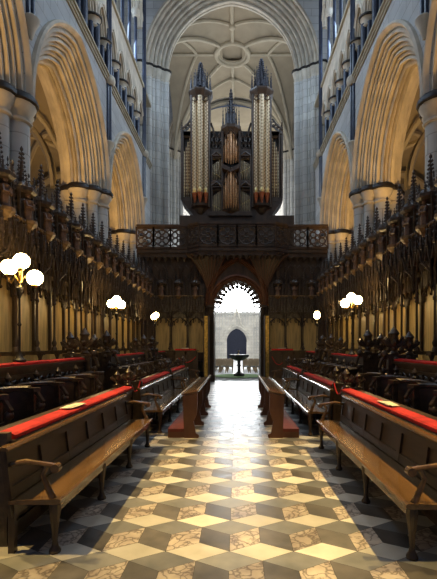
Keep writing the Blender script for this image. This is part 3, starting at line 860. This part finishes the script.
# ------------------------------------------------------------------ LAMP STANDARDS
def lamp(x, y, z, n, spots, label):
    o = thing('lamp_standard', (x, y, z), label, 'lamp')
    m = MB(); m.lathe((x, y, z), [(.09, 0), (.09, .03), (.05, .06), (.03, .12), (.018, .16), (.016, .5), (.03, .53), (.016, .56), (.014, .9), (.035, .96), (.05, 1.02), (.05, 1.05), (.02, 1.07), (.02, 1.12)], 10)
    m.build('pole', 'black', o, smooth=True)
    b_ = MB(); b_.lathe((x, y, z + 1.05), [(.03, 0), (.015, .05), (.02, .1), (.012, .16), (.012, 1.42 - 1.2), (.035, .25)], 8)
    for (dx, dy, dz) in spots:
        if abs(dx) + abs(dy) > .03:
            b_.tube([(x, y, z + 1.12), (x + dx * .4, y + dy * .4, z + 1.22), (x + dx * .8, y + dy * .8, z + 1.12), (x + dx, y + dy, z + 1.12 + dz * .4), (x + dx, y + dy, z + 1.28 + dz - .11)], .012, 6)
            b_.lathe((x + dx, y + dy, z + 1.28 + dz - .14), [(.02, 0), (.05, .03), (.045, .05)], 8)
        else: b_.tube([(x, y, z + 1.15), (x, y, z + 1.28 + dz - .1)], .014, 6)
    br = b_.build('bracket_arms', 'brass', o, smooth=True)
    for (dx, dy, dz) in spots:
        g_ = MB(); g_.ball((x + dx, y + dy, z + 1.28 + dz), .11, 16, 10); g_.build('globe', 'globe', br, smooth=True)
Yl = 5.95
lamp(X(19.5, Yl), Yl, 1.45, 3, [(X(7, Yl) - X(19.5, Yl), .05, .07), (.05, -.04, .14), (X(35, Yl) - X(19.5, Yl), 0, -.09)], 'near left lamp standard with three glowing globes on the rear desk')
Yl = 10.8
lamp(X(116.5, Yl), Yl, 1.45, 3, [(-.13, 0, .02), (0, .02, .12), (.12, 0, 0)], 'three-globe lamp on the middle left rear desk')
Yl = 15.9
lamp(X(155, Yl), Yl, 1.45, 2, [(-.02, -.1, .02), (.02, .1, .1)], 'small two-globe lamp standing farthest along the left desks')
Yl = 10.3
lamp(X(352, Yl), Yl, 1.45, 3, [(-.17, 0, -.02), (-.02, 0, .13), (.14, 0, .06)], 'three-globe lamp on the middle right rear desk')
Yl = 15.2
lamp(X(317, Yl), Yl, 1.45, 2, [(-.02, -.1, .0), (.02, .1, .08)], 'small two-globe lamp standing farthest along the right desks')

# ------------------------------------------------------------------ RETURN DESKS before the screen stalls
for s, xa, xb, w in ((-1, -3.1, -1.68, 'left'), (1, 1.45, 2.9, 'right')):
    o = thing('return_desk', ((xa + xb) / 2, 17.85, 0), 'dark panelled desk facing the camera %s of the screen doorway' % w, 'desk')
    m = MB(); m.box(xa, xb, 17.8, 17.86, 0, 1.42)
    n = 3
    for i in range(n + 1):
        x = xa + (xb - xa) * i / n; m.box(x - .04, x + .04, 17.77, 17.8, .1, 1.4)
    m.box(xa, xb, 17.77, 17.8, 1.28, 1.4); m.box(xa, xb, 17.77, 17.8, .05, .2)
    m.build('panelled_front', 'oak', o)
    m = MB(); m.box(xa - .05, xb + .05, 17.74, 18.15, 1.42, 1.46); m.build('book_rest', 'oak_back', o)
    c0, c1 = (xa + .5, xb - .05) if s < 0 else (xa + .05, xb - .5)
    m = MB(); m.box(c0, c1, 17.78, 18.08, 1.46, 1.53)
    tag(m.build('desk_cushion', 'red'), 'short red velvet cushion on the desk %s of the doorway' % w, 'cushion')
    m = MB(); m.box(c0 + .25, c0 + .6, 17.82, 18.04, 1.53, 1.58); cvr = m.build('closed_book', 'oak_red')
    tag(cvr, 'brown book lying on the red cushion %s of the doorway' % w, 'book')
    m = MB(); m.box(c0 + .26, c0 + .595, 17.815, 18.03, 1.54, 1.57); m.build('book_pages', 'paper', cvr)

# red ropes
def rope(p, q, sag, lab):
    m = MB(); P = [Vector(p).lerp(Vector(q), k / 12) - Vector((0, 0, sag * 4 * (k / 12) * (1 - k / 12))) for k in range(13)]
    m.tube(P, .014, 6); tag(m.build('barrier_rope', 'red', smooth=True), lab, 'rope')
rope((-1.95, 7.79, .96), (-1.95, 8.51, .96), .17, 'red rope hanging across the gap between the left front desks')
rope((1.87, 7.39, .96), (1.87, 8.06, .96), .17, 'red rope hanging across the gap between the right front desks')
rope((-2.45, 17.76, 1.15), (-1.72, 17.76, 1.2), .22, 'thin red rope hanging on the return desk left of the doorway')
rope((1.5, 17.76, 1.2), (1.95, 17.76, .95), .2, 'thin red rope hanging on the return desk right of the doorway')

# ------------------------------------------------------------------ SCREEN
S = thing('choir_screen', (0, YS, 0), 'dark carved oak choir screen with cusped doorway and traceried parapet', 'screen')
def sx(px, Y=YS): return X(px, Y)
def sz(py, Y=YS): return Z(py, Y)
dl, dr = sx(214), sx(260.5); dc = (dl + dr) / 2; dh = (dr - dl) / 2
zsp = sz(306)
m = MB()
m.box(-4.58, dl - .30, YS + .05, YS + .25, 0, sz(258)); m.box(dr + .30, 4.18, YS + .05, YS + .25, 0, sz(258))
m.build('back_board', 'oak', S)
m = MB()
rise = sz(281) - zsp; c_ = .12; r_ = dh + c_
m.arch_wall(r_ + .02, c_, dh + .30, sz(258) - zsp, YS - .02, YS + 1.3, lambda a, z, u: (dc + a, u, zsp + z), 12)
m.build('arch_panel', 'oak', S)
for s in (-1, 1):
    m = MB(); xx = dc + s * (dh + .15)
    m.box(xx - .15, xx + .15, YS - .02, YS + 1.3, 0, zsp)
    for k in range(4): m.cyl((xx - .12 + k * .08, YS - .05 - .06 * (k % 2)), .032, .3, zsp, 8)
    m.box(xx - .19, xx + .19, YS - .18, YS - .02, 0, .3); m.box(xx - .2, xx + .2, YS - .16, YS - .02, zsp - .06, zsp + .04)
    m.build('door_jamb', 'oak', S, smooth=True)
m = MB(); mp = lambda a, z, u: (dc + a, u, zsp + z)
m.arch([(r_ + .28, YS - .02), (r_ + .28, YS - .1), (r_ + .2, YS - .12), (r_ + .16, YS - .05), (r_ + .1, YS - .1), (r_ + .04, YS - .04), (r_, YS)], c_, mp, 14)
m.build('arch_moulding', 'oak_red', S, smooth=True)
m = MB(); c2 = .95; r2 = dh + .28 + c2
m.arch([(r2 + .16, YS - .02), (r2 + .16, YS - .2), (r2 + .1, YS - .26), (r2 + .05, YS - .18), (r2, YS - .22), (r2 - .05, YS - .1), (r2 - .06, YS)], c2, mp, 14)
m.build('outer_arch_moulding', 'oak_red', S, smooth=True)
m = MB()   # pierced cusping around the opening
fm = math.acos(c_ / r_)
for s in (-1, 1):
    for k in range(7):
        a = fm * (k + .3) / 7; rr = r_ - .14
        m.ring((dc + s * (rr * math.cos(a) - c_), YS + .02, zsp + rr * math.sin(a)), .15, .042, 'xz', 12, 5); m.ring((dc + s * (rr * math.cos(a) - c_), YS + .02, zsp + rr * math.sin(a)), .05, .03, 'xz', 8, 5)
        rr = r_ - .34; a = fm * (k + .8) / 7
        m.ball((dc + s * (rr * math.cos(a) - c_), YS + .02, zsp + rr * math.sin(a)), .062, 6, 4)
m.build('pierced_cusping', 'oak', S)
# fan coving to each side of the arch under the projecting gallery
for s in (-1, 1):
    m = MB(); bx, bz = dc + s * (dh + .16), zsp + .0; tz = sz(256)
    nk = 9; rows = []
    for k in range(nk):
        f_ = k / (nk - 1); tx = bx + s * (-.85 + 1.95 * f_)
        ty = YS - .62 + .35 * abs(f_ - .45)
        pts = []
        for j in range(9):
            t = j / 8; e = t ** 1.5
            zz = bz + (tz - bz) * (1 - (1 - t) ** 1.35) 
            pts.append((bx + (tx - bx) * e, YS - .06 + (ty - YS) * e, zz))
        rows.append(pts); m.tube(pts, .024, 5)
    m.build('fan_rib', 'oak_red', S, smooth=True)
    m = MB(); m.add([p for r in rows for p in r], [(k * 9 + j, k * 9 + j + 1, (k + 1) * 9 + j + 1, (k + 1) * 9 + j) for k in range(nk - 1) for j in range(8)])
    m.build('fan_coving', 'oak', S, smooth=True, recalc=False)
# gallery line in plan: flat sides, canted centre
PL = [(-4.58, YS - .25), (sx(188), YS - .25), (sx(200), YS - .7), (sx(274), YS - .7), (sx(287), YS - .25), (4.18, YS - .25)]
def along(pl, y1):  # closed plan polygon
    return pl + [(pl[-1][0], y1), (pl[0][0], y1)]
m = MB()
m.prz(along([(x, y + .06) for x, y in PL], YS + 1.5), sz(258), sz(254)); m.prz(along([(x, y - .03) for x, y in PL], YS + 1.5), sz(254), sz(251.5))
m.prz(along([(x, y + .02) for x, y in PL], YS + 1.5), sz(251.5), sz(250))
m.build('cornice', 'oak', S)
m = MB()   # brattishing below cornice
for i in range(len(PL) - 1):
    a, b_ = Vector(PL[i]), Vector(PL[i + 1]); n = max(2, int((b_ - a).length / .28))
    m = MB()
    for k in range(n):
        p = a.lerp(b_, (k + .5) / n); m.lathe((p.x, p.y + .12, sz(258) - .22), [(.004, 0), (.06, .08), (b_[0] * 0 + (b_ - a).length / n * .51, .2), ((b_ - a).length / n * .51, .23)], 6)
    m.build('pendant_frieze', 'oak_carved', S)
zb, zt = sz(250), sz(228.5)
def panel(a, b_, first=None):
    a, b_ = Vector((*a, 0)), Vector((*b_, 0)); d = (b_ - a); L = d.length; d.normalize(); nrm = Vector((-d.y, d.x, 0))
    c = (a + b_) / 2; m = MB(); hz = (zb + zt) / 2
    def P(u, z, w=0): q = c + d * u + nrm * w; return (q.x, q.y, z)
    h = L / 2
    for u in (-h, h): m.prism([(-.035, zb), (.035, zb), (.035, zt), (-.035, zt)], lambda p, z: P(u + p, z, -.03), lambda p, z: P(u + p, z, .05))
    for z0, z1 in ((zb, zb + .09), (zt - .1, zt)): m.prism([(-h, z0), (h, z0), (h, z1), (-h, z1)], lambda p, z: P(p, z, -.03), lambda p, z: P(p, z, .05))
    def R(u, z, r, t):
        m.tube([P(u + r * math.cos(q * PI / 6), z + r * math.sin(q * PI / 6), .01) for q in range(12)], t, 5, True)
    R(0, hz, h * .2, .03)
    for q in range(6): R(h * .52 * math.cos(q * PI / 3 + PI / 6), hz + .27 * math.sin(q * PI / 3 + PI / 6), .125, .03)
    R(0, hz, min(h * .92, .40), .035)
    for qx in (-1, 1):
        for qz in (-1, 1): m.tube([P(qx * h, hz + qz * .4, .01), P(qx * h * .62, hz + qz * .26, .01)], .03, 5)
    return m.build('parapet_panel', 'oak', S)
for i in range(len(PL) - 1):
    a, b_ = Vector(PL[i]), Vector(PL[i + 1]); n = max(1, round((b_ - a).length / .82))
    for k in range(n): panel(a.lerp(b_, k / n), a.lerp(b_, (k + 1) / n))
m = MB(); 
for i in range(len(PL) - 1):
    a, b_ = PL[i], PL[i + 1]
    m.prz([(a[0], a[1] - .08), (b_[0], b_[1] - .08), (b_[0], b_[1] + .1), (a[0], a[1] + .1)], zt, zt + .1)
m.build('handrail', 'oak', S)
m = MB(); m.box(-4.58, dl - .3, YS + 1.2, YS + 1.35, 0, sz(258)); m.box(dr + .3, 4.18, YS + 1.2, YS + 1.35, 0, sz(258)); m.build('rear_board', 'oak', S)
# tracery over the return stalls
for s, x0, x1 in ((-1, -4.3, dl - .75), (1, dr + .75, 3.95)):
    m = MB()
    n = round((x1 - x0) / .38)
    for k in range(n + 1):
        x = x0 + (x1 - x0) * k / n
        spire(m, (x, YS - .12, sz(285)), .95, .05, 6, 5); m.box(x - .03, x + .03, YS - .12, YS + .05, 3.4, sz(272))
        if k < n:
            xm = x + (x1 - x0) / n / 2
            for zz in (4.55, 5.05): m.tube([(x, YS - .1, zz), (x + .05, YS - .14, zz + .15), (xm, YS - .16, zz + .32), (xm + (xm - x) - .05, YS - .14, zz + .15), (xm * 2 - x, YS - .1, zz)], .025, 5)
    m.build('tabernacle_tracery', 'oak_carved', S)
# gates
for s, a, lab in ((-1, 206.0, 'left'), (1, 267.3, 'right')):
    Yg = 18.6; xg = X(a, Yg)
    o = thing('gilded_gate', (xg, Yg, 0), 'narrow gilded open gate leaf at the %s side of the screen doorway' % lab, 'gate')
    m = MB(); z1 = Z(316, Yg)
    m.box(xg - .1, xg + .1, Yg, Yg + .7, .05, z1); m.build('gate_panel', 'gilt', o)
    m = MB()
    for q in (-.1, .1): m.box(xg + q - .02, xg + q + .02, Yg - .03, Yg + .73, 0, z1 + .04)
    m.build('gate_frame', 'oak', o)

# ------------------------------------------------------------------ ORGAN
YO = 20.4
ox = lambda p, Y=YO: X(p, Y)
oz = lambda p, Y=YO: Z(p, Y)
O = thing('pipe_organ', (ox(231), YO, oz(229)), 'tall dark gothic pipe organ with spired towers on top of the screen', 'organ')
m = MB(); m.box(ox(180), ox(294), YO - .1, YO + 1.0, sz(250) + .0, oz(216)); m.build('organ_plinth', 'oak', O)
m = MB()
m.pry([(ox(194), oz(216)), (ox(271), oz(216)), (ox(283), oz(200)), (ox(281), oz(197)), (ox(183), oz(197)), (ox(181), oz(200))], YO, YO + 1.2)
m.pry([(ox(209), oz(217)), (ox(252), oz(217)), (ox(252), oz(213)), (ox(209), oz(213))], YO - .25, YO)
m.build('coved_base', 'oak', O)
m = MB(); m.box(ox(182.5), ox(283), YO + .35, YO + 1.2, oz(198), oz(128)); m.box(ox(209), ox(253), YO + .3, YO + 1.2, oz(160), oz(128)); m.build('case_body', 'black', O)
def organ_tower(pa, pb, y_top, y_bot, tip, copper=True):
    xa, xb = ox(pa), ox(pb); xc_ = (xa + xb) / 2; hw = (xb - xa) / 2; yf = YO - .15
    m = MB()
    for s in (-1, 1):
        m.box(xc_ + s * hw - .05, xc_ + s * hw + .05, yf + .05, yf + .5, oz(y_bot), oz(y_top))
        m.cyl((xc_ + s * hw * .98, yf + .02), .05, oz(y_bot), oz(y_top), 8)
    m.lathe((xc_, yf + .3, 0), [(.1, oz(y_bot + 8)), (.25, oz(y_bot + 5)), (.36, oz(y_bot + 1)), (.52, oz(y_bot - 1)), (.54, oz(y_bot - 3))], 8, PI / 8)
    # cornice crown
    m.lathe((xc_, yf + .3, 0), [(.46, oz(y_top + 4)), (.52, oz(y_top + 1)), (.60, oz(y_top - 2)), (.63, oz(y_top - 3.5)), (.63, oz(y_top - 5)), (.5, oz(y_top - 6))], 8, PI / 8)
    t = m.build('organ_tower', 'oak', O)
    n = 3
    for k in range(n):
        q = (k - 1); xx = xc_ + q * hw * .62; yy = yf + .12 * abs(q) - .06
        r = .145
        zf = oz(y_bot - 3) ; zm = oz(y_bot - 14)
        m = MB(); m.lathe((xx, yy, 0), [(.03, zf), (r, zm)], 10); m.build('pipe_foot', 'copper', t, smooth=True)
        m = MB(); m.cyl((xx, yy), r, zm, oz(y_top + 2), 12); m.build('organ_pipe', 'pipe', t, smooth=True)
        m = MB(); m.ball((xx, yy - r * .7, zm + .12), .09, 8, 6, sz=1.5); m.build('pipe_mouth', 'mouth', t, smooth=True)
    m = MB(); zt_ = oz(y_top - 6); ht = oz(tip) - zt_
    m.lathe((xc_, yf + .3, zt_), [(.3, 0), (.28, ht * .28), (.32, ht * .3), (.32, ht * .34)], 8, PI / 8)
    spire(m, (xc_, yf + .3, zt_ + ht * .3), ht * .7, .2, 9, 8)
    for a in range(8):
        an = a * PI / 4 + PI / 8; p = (xc_ + .5 * math.cos(an), yf + .3 + .5 * math.sin(an))
        spire(m, (*p, zt_), ht * .5, .055, 4, 5)
        p = (xc_ + .32 * math.cos(an + .39), yf + .3 + .32 * math.sin(an + .39))
        spire(m, (*p, zt_ + ht * .1), ht * .58, .06, 4, 5)
    m.build('tower_spire', 'oak_blue', O)
    # pipe shade lattice at tower head
    m = MB()
    for k in range(3):
        m.ring((xc_ + (k - 1) * hw * .6, yf - .14, oz(y_top + 5)), .13, .03, 'xz', 8, 4)
    m.build('pipe_shade', 'oak', O)
M['oak_blue'] = mat('grey_black_oak', (.05, .05, .06), .35, var=.4, scale=10, bump=.4)
organ_tower(191.5, 209.5, 97, 208, 60)
organ_tower(252.5, 270.5, 96, 208, 56)
# outer flats
def flat(pa, pb, yt, yb, n, slope, mouth=.4, mat_='pipe_plain', name='side_flat', yoff=.1):
    xa, xb = ox(pa), ox(pb); w = (xb - xa)
    m = MB(); yy = YO + yoff
    m.box(xa - .03, xa + .03, yy - .1, yy + .3, oz(yb), oz(yt)); m.box(xb - .03, xb + .03, yy - .1, yy + .3, oz(yb), oz(yt))
    m.box(xa, xb, yy - .12, yy + .3, oz(yb) - .12, oz(yb)); m.box(xa, xb, yy - .1, yy + .3, oz(yt), oz(yt) + .12)
    m.box(xa, xb, yy + .22, yy + .3, oz(yb), oz(yt))
    # shade tracery under the head
    for k in range(n): m.ring((xa + w * (k + .5) / n, yy - .07, oz(yt) - .12), w / n * .42, .02, 'xz', 8, 4)
    f = m.build(name, 'oak', O)
    Hh = oz(yt) - oz(yb)
    for k in range(n):
        xx = xa + w * (k + .5) / n; r = w / n * .43
        t = k / max(1, n - 1); top = Hh * (1 - .22 * (t if slope > 0 else 1 - t)) - .12
        m = MB(); m.lathe((xx, yy, oz(yb)), [(r * .3, 0), (r, Hh * mouth * .5), (r, top)], 8)
        m.build('organ_pipe', mat_, f, smooth=True)
    m = MB()
    for k in range(n):
        m.ball((xa + w * (k + .5) / n, yy - w / n * .4, oz(yb) + Hh * mouth * .55 + (.05 * k * slope)), w / n * .3, 6, 4)
    m.build('mouth_row', 'mouth', f, smooth=True)
flat(183, 191, 134, 199, 4, -1, .35, 'pipe', 'side_flat')
flat(271.5, 279.5, 134, 199, 4, 1, .35, 'pipe', 'side_flat')
flat(212, 222.5, 157, 181, 6, -1, .6, 'pipe_plain', 'inner_flat', -.02)
flat(240, 250.5, 157, 181, 6, 1, .6, 'pipe_plain', 'inner_flat', -.02)
flat(212, 222.5, 188, 214, 6, -1, .6, 'pipe_plain', 'inner_flat', -.02)
flat(240, 250.5, 188, 214, 6, 1, .6, 'pipe_plain', 'inner_flat', -.02)
# outer carved wings with pinnacles
for s, pa, pb in ((-1, 181.5, 192), (1, 271, 282)):
    m = MB(); xa, xb = ox(pa), ox(pb)
    xo = xa if s < 0 else xb
    m.box(xa, xb, YO, YO + .5, oz(134), oz(131)); m.cyl((xo, YO + .1), .06, oz(199), oz(131), 6)
    spire(m, (xo, YO + .1, oz(131)), oz(119) - oz(131), .07, 4, 5)
    for k in range(3):
        xx = xo - s * (.12 + k * .14)
        m.ring((xx, YO + .1, oz(128) + k * .12), .11, .035, 'xz', 10, 5); m.ring((xx, YO + .1, oz(128) + k * .12 - .1), .07, .03, 'xz', 8, 5)
    m.tube([(xo, YO + .1, oz(128)), (xo - s * .25, YO + .1, oz(124)), (xo - s * .45, YO + .1, oz(118))], .05, 6)
    m.build('carved_wing', 'oak_carved', O)
for s, pa, pb in ((-1, 211, 222), (1, 240, 251)):
    m = MB(); xa, xb = ox(pa), ox(pb); inn = xb if s < 0 else xa; out_ = xa if s < 0 else xb
    # pierced scrolls at the crest
    for k in range(4):
        t = k / 3; xx = out_ + (inn - out_) * t; m.ring((xx, YO + .1, oz(140 - 0) - .25 * math.sin(PI * t) + .28), .15, .04, 'xz', 10, 5)
        m.ring((xx, YO + .1, oz(146) + .05), .11, .035, 'xz', 8, 5)
    m.tube([(out_, YO + .1, oz(122)), (out_ + (inn - out_) * .3, YO + .1, oz(133)), (out_ + (inn - out_) * .7, YO + .1, oz(136)), (inn, YO + .1, oz(128))], .05, 6)
    m.build('carved_crest', 'oak_carved', O); m = MB()
    m.box(xa, xb, YO - .05, YO + .4, oz(158), oz(149))
    m.tube([(xa, YO - .1, oz(157)), ((xa + xb) / 2, YO - .14, oz(153)), (xb, YO - .1, oz(157))], .05, 6)
    m.build('cross_rail', 'oak', O); m = MB()
    m.box(xa, xb, YO - .12, YO + .3, oz(187), oz(182))
    m.tube([(xa, YO - .1, oz(187)), ((xa + xb) / 2, YO - .14, oz(183)), (xb, YO - .1, oz(187))], .05, 6)
    m.build('cross_rail', 'oak', O)
# centre tower: two stacked lancet groups of orange pipes, V plan
xc_ = ox(231)
m = MB(); hw = ox(239.5) - xc_
for s in (-1, 1): m.box(xc_ + s * hw - .05, xc_ + s * hw + .05, YO - .2, YO + .2, oz(215), oz(133)); 
m.lathe((xc_, YO, 0), [(.3, oz(215)), (.42, oz(213)), (.48, oz(211))], 6, PI / 6)
m.pry([(xc_ - hw, oz(172)), (xc_, oz(176)), (xc_ + hw, oz(172)), (xc_ + hw, oz(168)), (xc_, oz(172)), (xc_ - hw, oz(168))], YO - .5, YO)
m.lathe((xc_, YO + .05, 0), [(.38, oz(136)), (.46, oz(133)), (.52, oz(131)), (.52, oz(128)), (.4, oz(127))], 8, PI / 8)
ct = m.build('centre_tower', 'oak', O)
m = MB(); zt_ = oz(127); ht = oz(88) - zt_
m.lathe((xc_, YO + .05, zt_), [(.24, 0), (.24, ht * .3), (.28, ht * .33)], 8, PI / 8); spire(m, (xc_, YO + .05, zt_ + ht * .3), ht * .7, .15, 8, 8)
for a in range(8):
    an = a * PI / 4 + PI / 8; spire(m, (xc_ + .42 * math.cos(an), YO + .05 + .42 * math.sin(an), zt_), ht * .5, .045, 4, 5)
    spire(m, (xc_ + .26 * math.cos(an + .39), YO + .05 + .26 * math.sin(an + .39), zt_), ht * .62, .05, 4, 5)
m.build('tower_spire', 'oak_blue', O)
for (ya, yb, ym) in ((135.5, 168, 165), (173, 212, 209)):
    for k in range(7):
        q = (k - 3) / 3; xx = xc_ + q * hw * .84; yy = YO - .42 + .3 * abs(q)
        top = oz(ya) - abs(q) ** 1.7 * (oz(ya) - oz(yb)) * .33
        bot = oz(yb) + (abs(q) * .22 if ya < 150 else 0.05)
        m = MB(); m.lathe((xx, yy, 0), [(.02, bot), (.06, bot + .28), (.06, top - .06), (.01, top)], 8)
        m.build('organ_pipe', 'pipe_orange', ct, smooth=True)
    m = MB()
    for s in (-1, 1): m.tube([(xc_ + s * hw * .97, YO - .2, oz(yb)), (xc_ + s * hw * .95, YO - .25, oz(ya + 14)), (xc_ + s * hw * .55, YO - .4, oz(ya + 4)), (xc_, YO - .5, oz(ya - 1))], .03, 6)
    m.build('pipe_surround', 'oak', ct)

# ------------------------------------------------------------------ beyond the doorway
m = MB(); cx_, cy_ = X(239, 24.5), 24.5
o = thing('round_dais', (cx_, cy_, -.4), 'round green-carpeted dais beyond the screen doorway', 'dais')
m.cyl((cx_, cy_), 1.55, -.4, -.12, 32); m.build('dais_step', 'slab', o)
m = MB(); m.cyl((cx_, cy_), 1.5, -.12, -.09, 32); m.build('dais_carpet', 'green', o)
o = thing('pedestal_table', (cx_, cy_, -.09), 'dark octagonal pedestal table standing on the round dais', 'table')
m = MB(); m.lathe((cx_, cy_, 0), [(.2, .78), (.45, .9), (.6, 1.0), (.62, 1.06), (.62, 1.12), (.58, 1.14)], 8, PI / 8); m.build('table_top', 'black', o)
m = MB(); m.lathe((cx_, cy_, 0), [(.34, -.09), (.34, .0), (.2, .06), (.1, .15), (.09, .45), (.16, .5), (.09, .56), (.1, .78), (.22, .84)], 8, PI / 8); m.build('pedestal', 'black', o)
m = MB(); m.lathe((cx_ - .02, cy_ - .1, 1.14), [(.09, 0), (.02, .03), (.015, .12), (.06, .2), (.05, .22)], 10)
tag(m.build('chalice', 'brass', smooth=True), 'small brass cup on the pedestal table', 'cup')
def make_chair():
    o = thing('nave_chair', (0, 0, -.4), 'pale wooden chair in the nave rows left of the pedestal table', 'chair', 'nave chairs left of the table')
    m = MB(); m.box(-.21, .21, -.2, .2, .03, .07); m.build('seat', 'black', o)
    m = MB(); m.box(-.21, .21, -.21, -.18, .28, .5); m.box(-.21, .21, -.21, -.18, .14, .2); m.build('backrest', 'chair', o)
    for a in (-.19, .19):
        for y in (-.18, .18):
            m = MB(); m.box(a - .018, a + .018, y - .018, y + .018, -.4, .5 if y < 0 else .05); m.build('leg', 'chair', o)
    return o
ch = make_chair()
first = True
for s, w in ((-1, 'left'), (1, 'right')):
    for r in range(6):
        for k in range(5):
            Yc = 31.5 + r * 1.15; xx = X(238, Yc) + s * (.62 + k * .5)
            if first: ch.location = (xx, Yc, -.4); first = False
            else: dup(ch, (xx, Yc, -.4), 0, 'pale wooden chair in the nave rows %s of the pedestal table' % w, 'nave chairs %s of the table' % w)

# ------------------------------------------------------------------ LIGHT
def area(loc, tgt, size, power, col, sy=None, spread=PI):
    l = bpy.data.lights.new('area_light', 'AREA'); l.energy = power; l.color = col; l.size = size
    if sy: l.shape = 'RECTANGLE'; l.size_y = sy
    l.spread = spread
    o = bpy.data.objects.new('area_light', l); COL.objects.link(o); o.location = loc
    o.rotation_euler = (Vector(tgt) - Vector(loc)).to_track_quat('-Z', 'Y').to_euler(); return o
def spot(loc, tgt, power, col, ang=60, blend=.5, r=.1):
    l = bpy.data.lights.new('spot_light', 'SPOT'); l.energy = power; l.color = col; l.spot_size = math.radians(ang); l.spot_blend = blend; l.shadow_soft_size = r
    o = bpy.data.objects.new('spot_light', l); COL.objects.link(o); o.location = loc
    o.rotation_euler = (Vector(tgt) - Vector(loc)).to_track_quat('-Z', 'Y').to_euler(); return o
FLOODC = (1, .66, .22); WARM = (1, .70, .34); COOL = (.60, .78, 1)
# cool daylight from the upper windows
for y in (8, 14, 19):
    area((-4.4, y, 16.3), (3, y, 12), 1.5, 190, COOL, 3.5); area((4.0, y, 16.3), (-3, y, 12), 1.5, 190, COOL, 3.5)
# crossing and nave daylight
area((0, 30, 12), (0, 28, 0), 5, 600, (.8, .9, 1.), 5)
area((-4, 28, 12), (4, 28, 15), 5, 350, (.9, .93, 1.), 5)
area((5, 27, 14), (-4, 24, 14), 3, 250, (.75, .87, 1.), 5)
area((0, 45, 10), (0, 60, 6), 5, 1300, (.95, .97, 1.), 8)
area((0, 45, 8), (0, 46, 20), 6, 1300, (1, .96, .88), 10)
# warm floods washing the arcade arches from behind the stall canopies
for s, xf in ((-1, -4.9), (1, 4.5)):
    for y in (6.5, 12.15, 17.85):
        spot((xf + s * .8, y, 4.9), (xf + s * .6, y, 10), 430, (1, .58, .17), 130, .8, .25)
# warm choir spots over the stalls, each side lighting its own benches and half of the aisle
for y in (3.1, 4.4, 5.8, 7.2):
    spot((-4.25, y, 6.25), (-1.05, y - .1, 0), 1500, FLOODC, 33, .9, .04); spot((3.95, y, 6.25), (.95, y - .1, 0), 1500, FLOODC, 33, .9, .04)

w = bpy.data.worlds.new('World'); sc.world = w; w.use_nodes = True
bg = w.node_tree.nodes['Background']; bg.inputs[0].default_value = (.50, .66, 1, 1); bg.inputs[1].default_value = .115

# ------------------------------------------------------------------ CAMERA
cd = bpy.data.cameras.new('camera'); cam = bpy.data.objects.new('camera', cd); COL.objects.link(cam); sc.camera = cam
cd.sensor_fit = 'HORIZONTAL'; cd.sensor_width = 36; cd.lens = F / 437 * 36
cam.location = (0, 0, H0); cam.rotation_euler = (PI / 2, 0, 0)
cd.shift_x = -(CX - 218.5) / 437; cd.shift_y = (345 - 289.5) / 437
cd.clip_start = .05; cd.clip_end = 300
sc.view_settings.view_transform = 'Standard'; sc.view_settings.look = 'None'; sc.view_settings.exposure = 0
sc.cycles.use_denoising = True; sc.cycles.max_bounces = 6; sc.cycles.diffuse_bounces = 4
sc.cycles.sample_clamp_indirect = 4
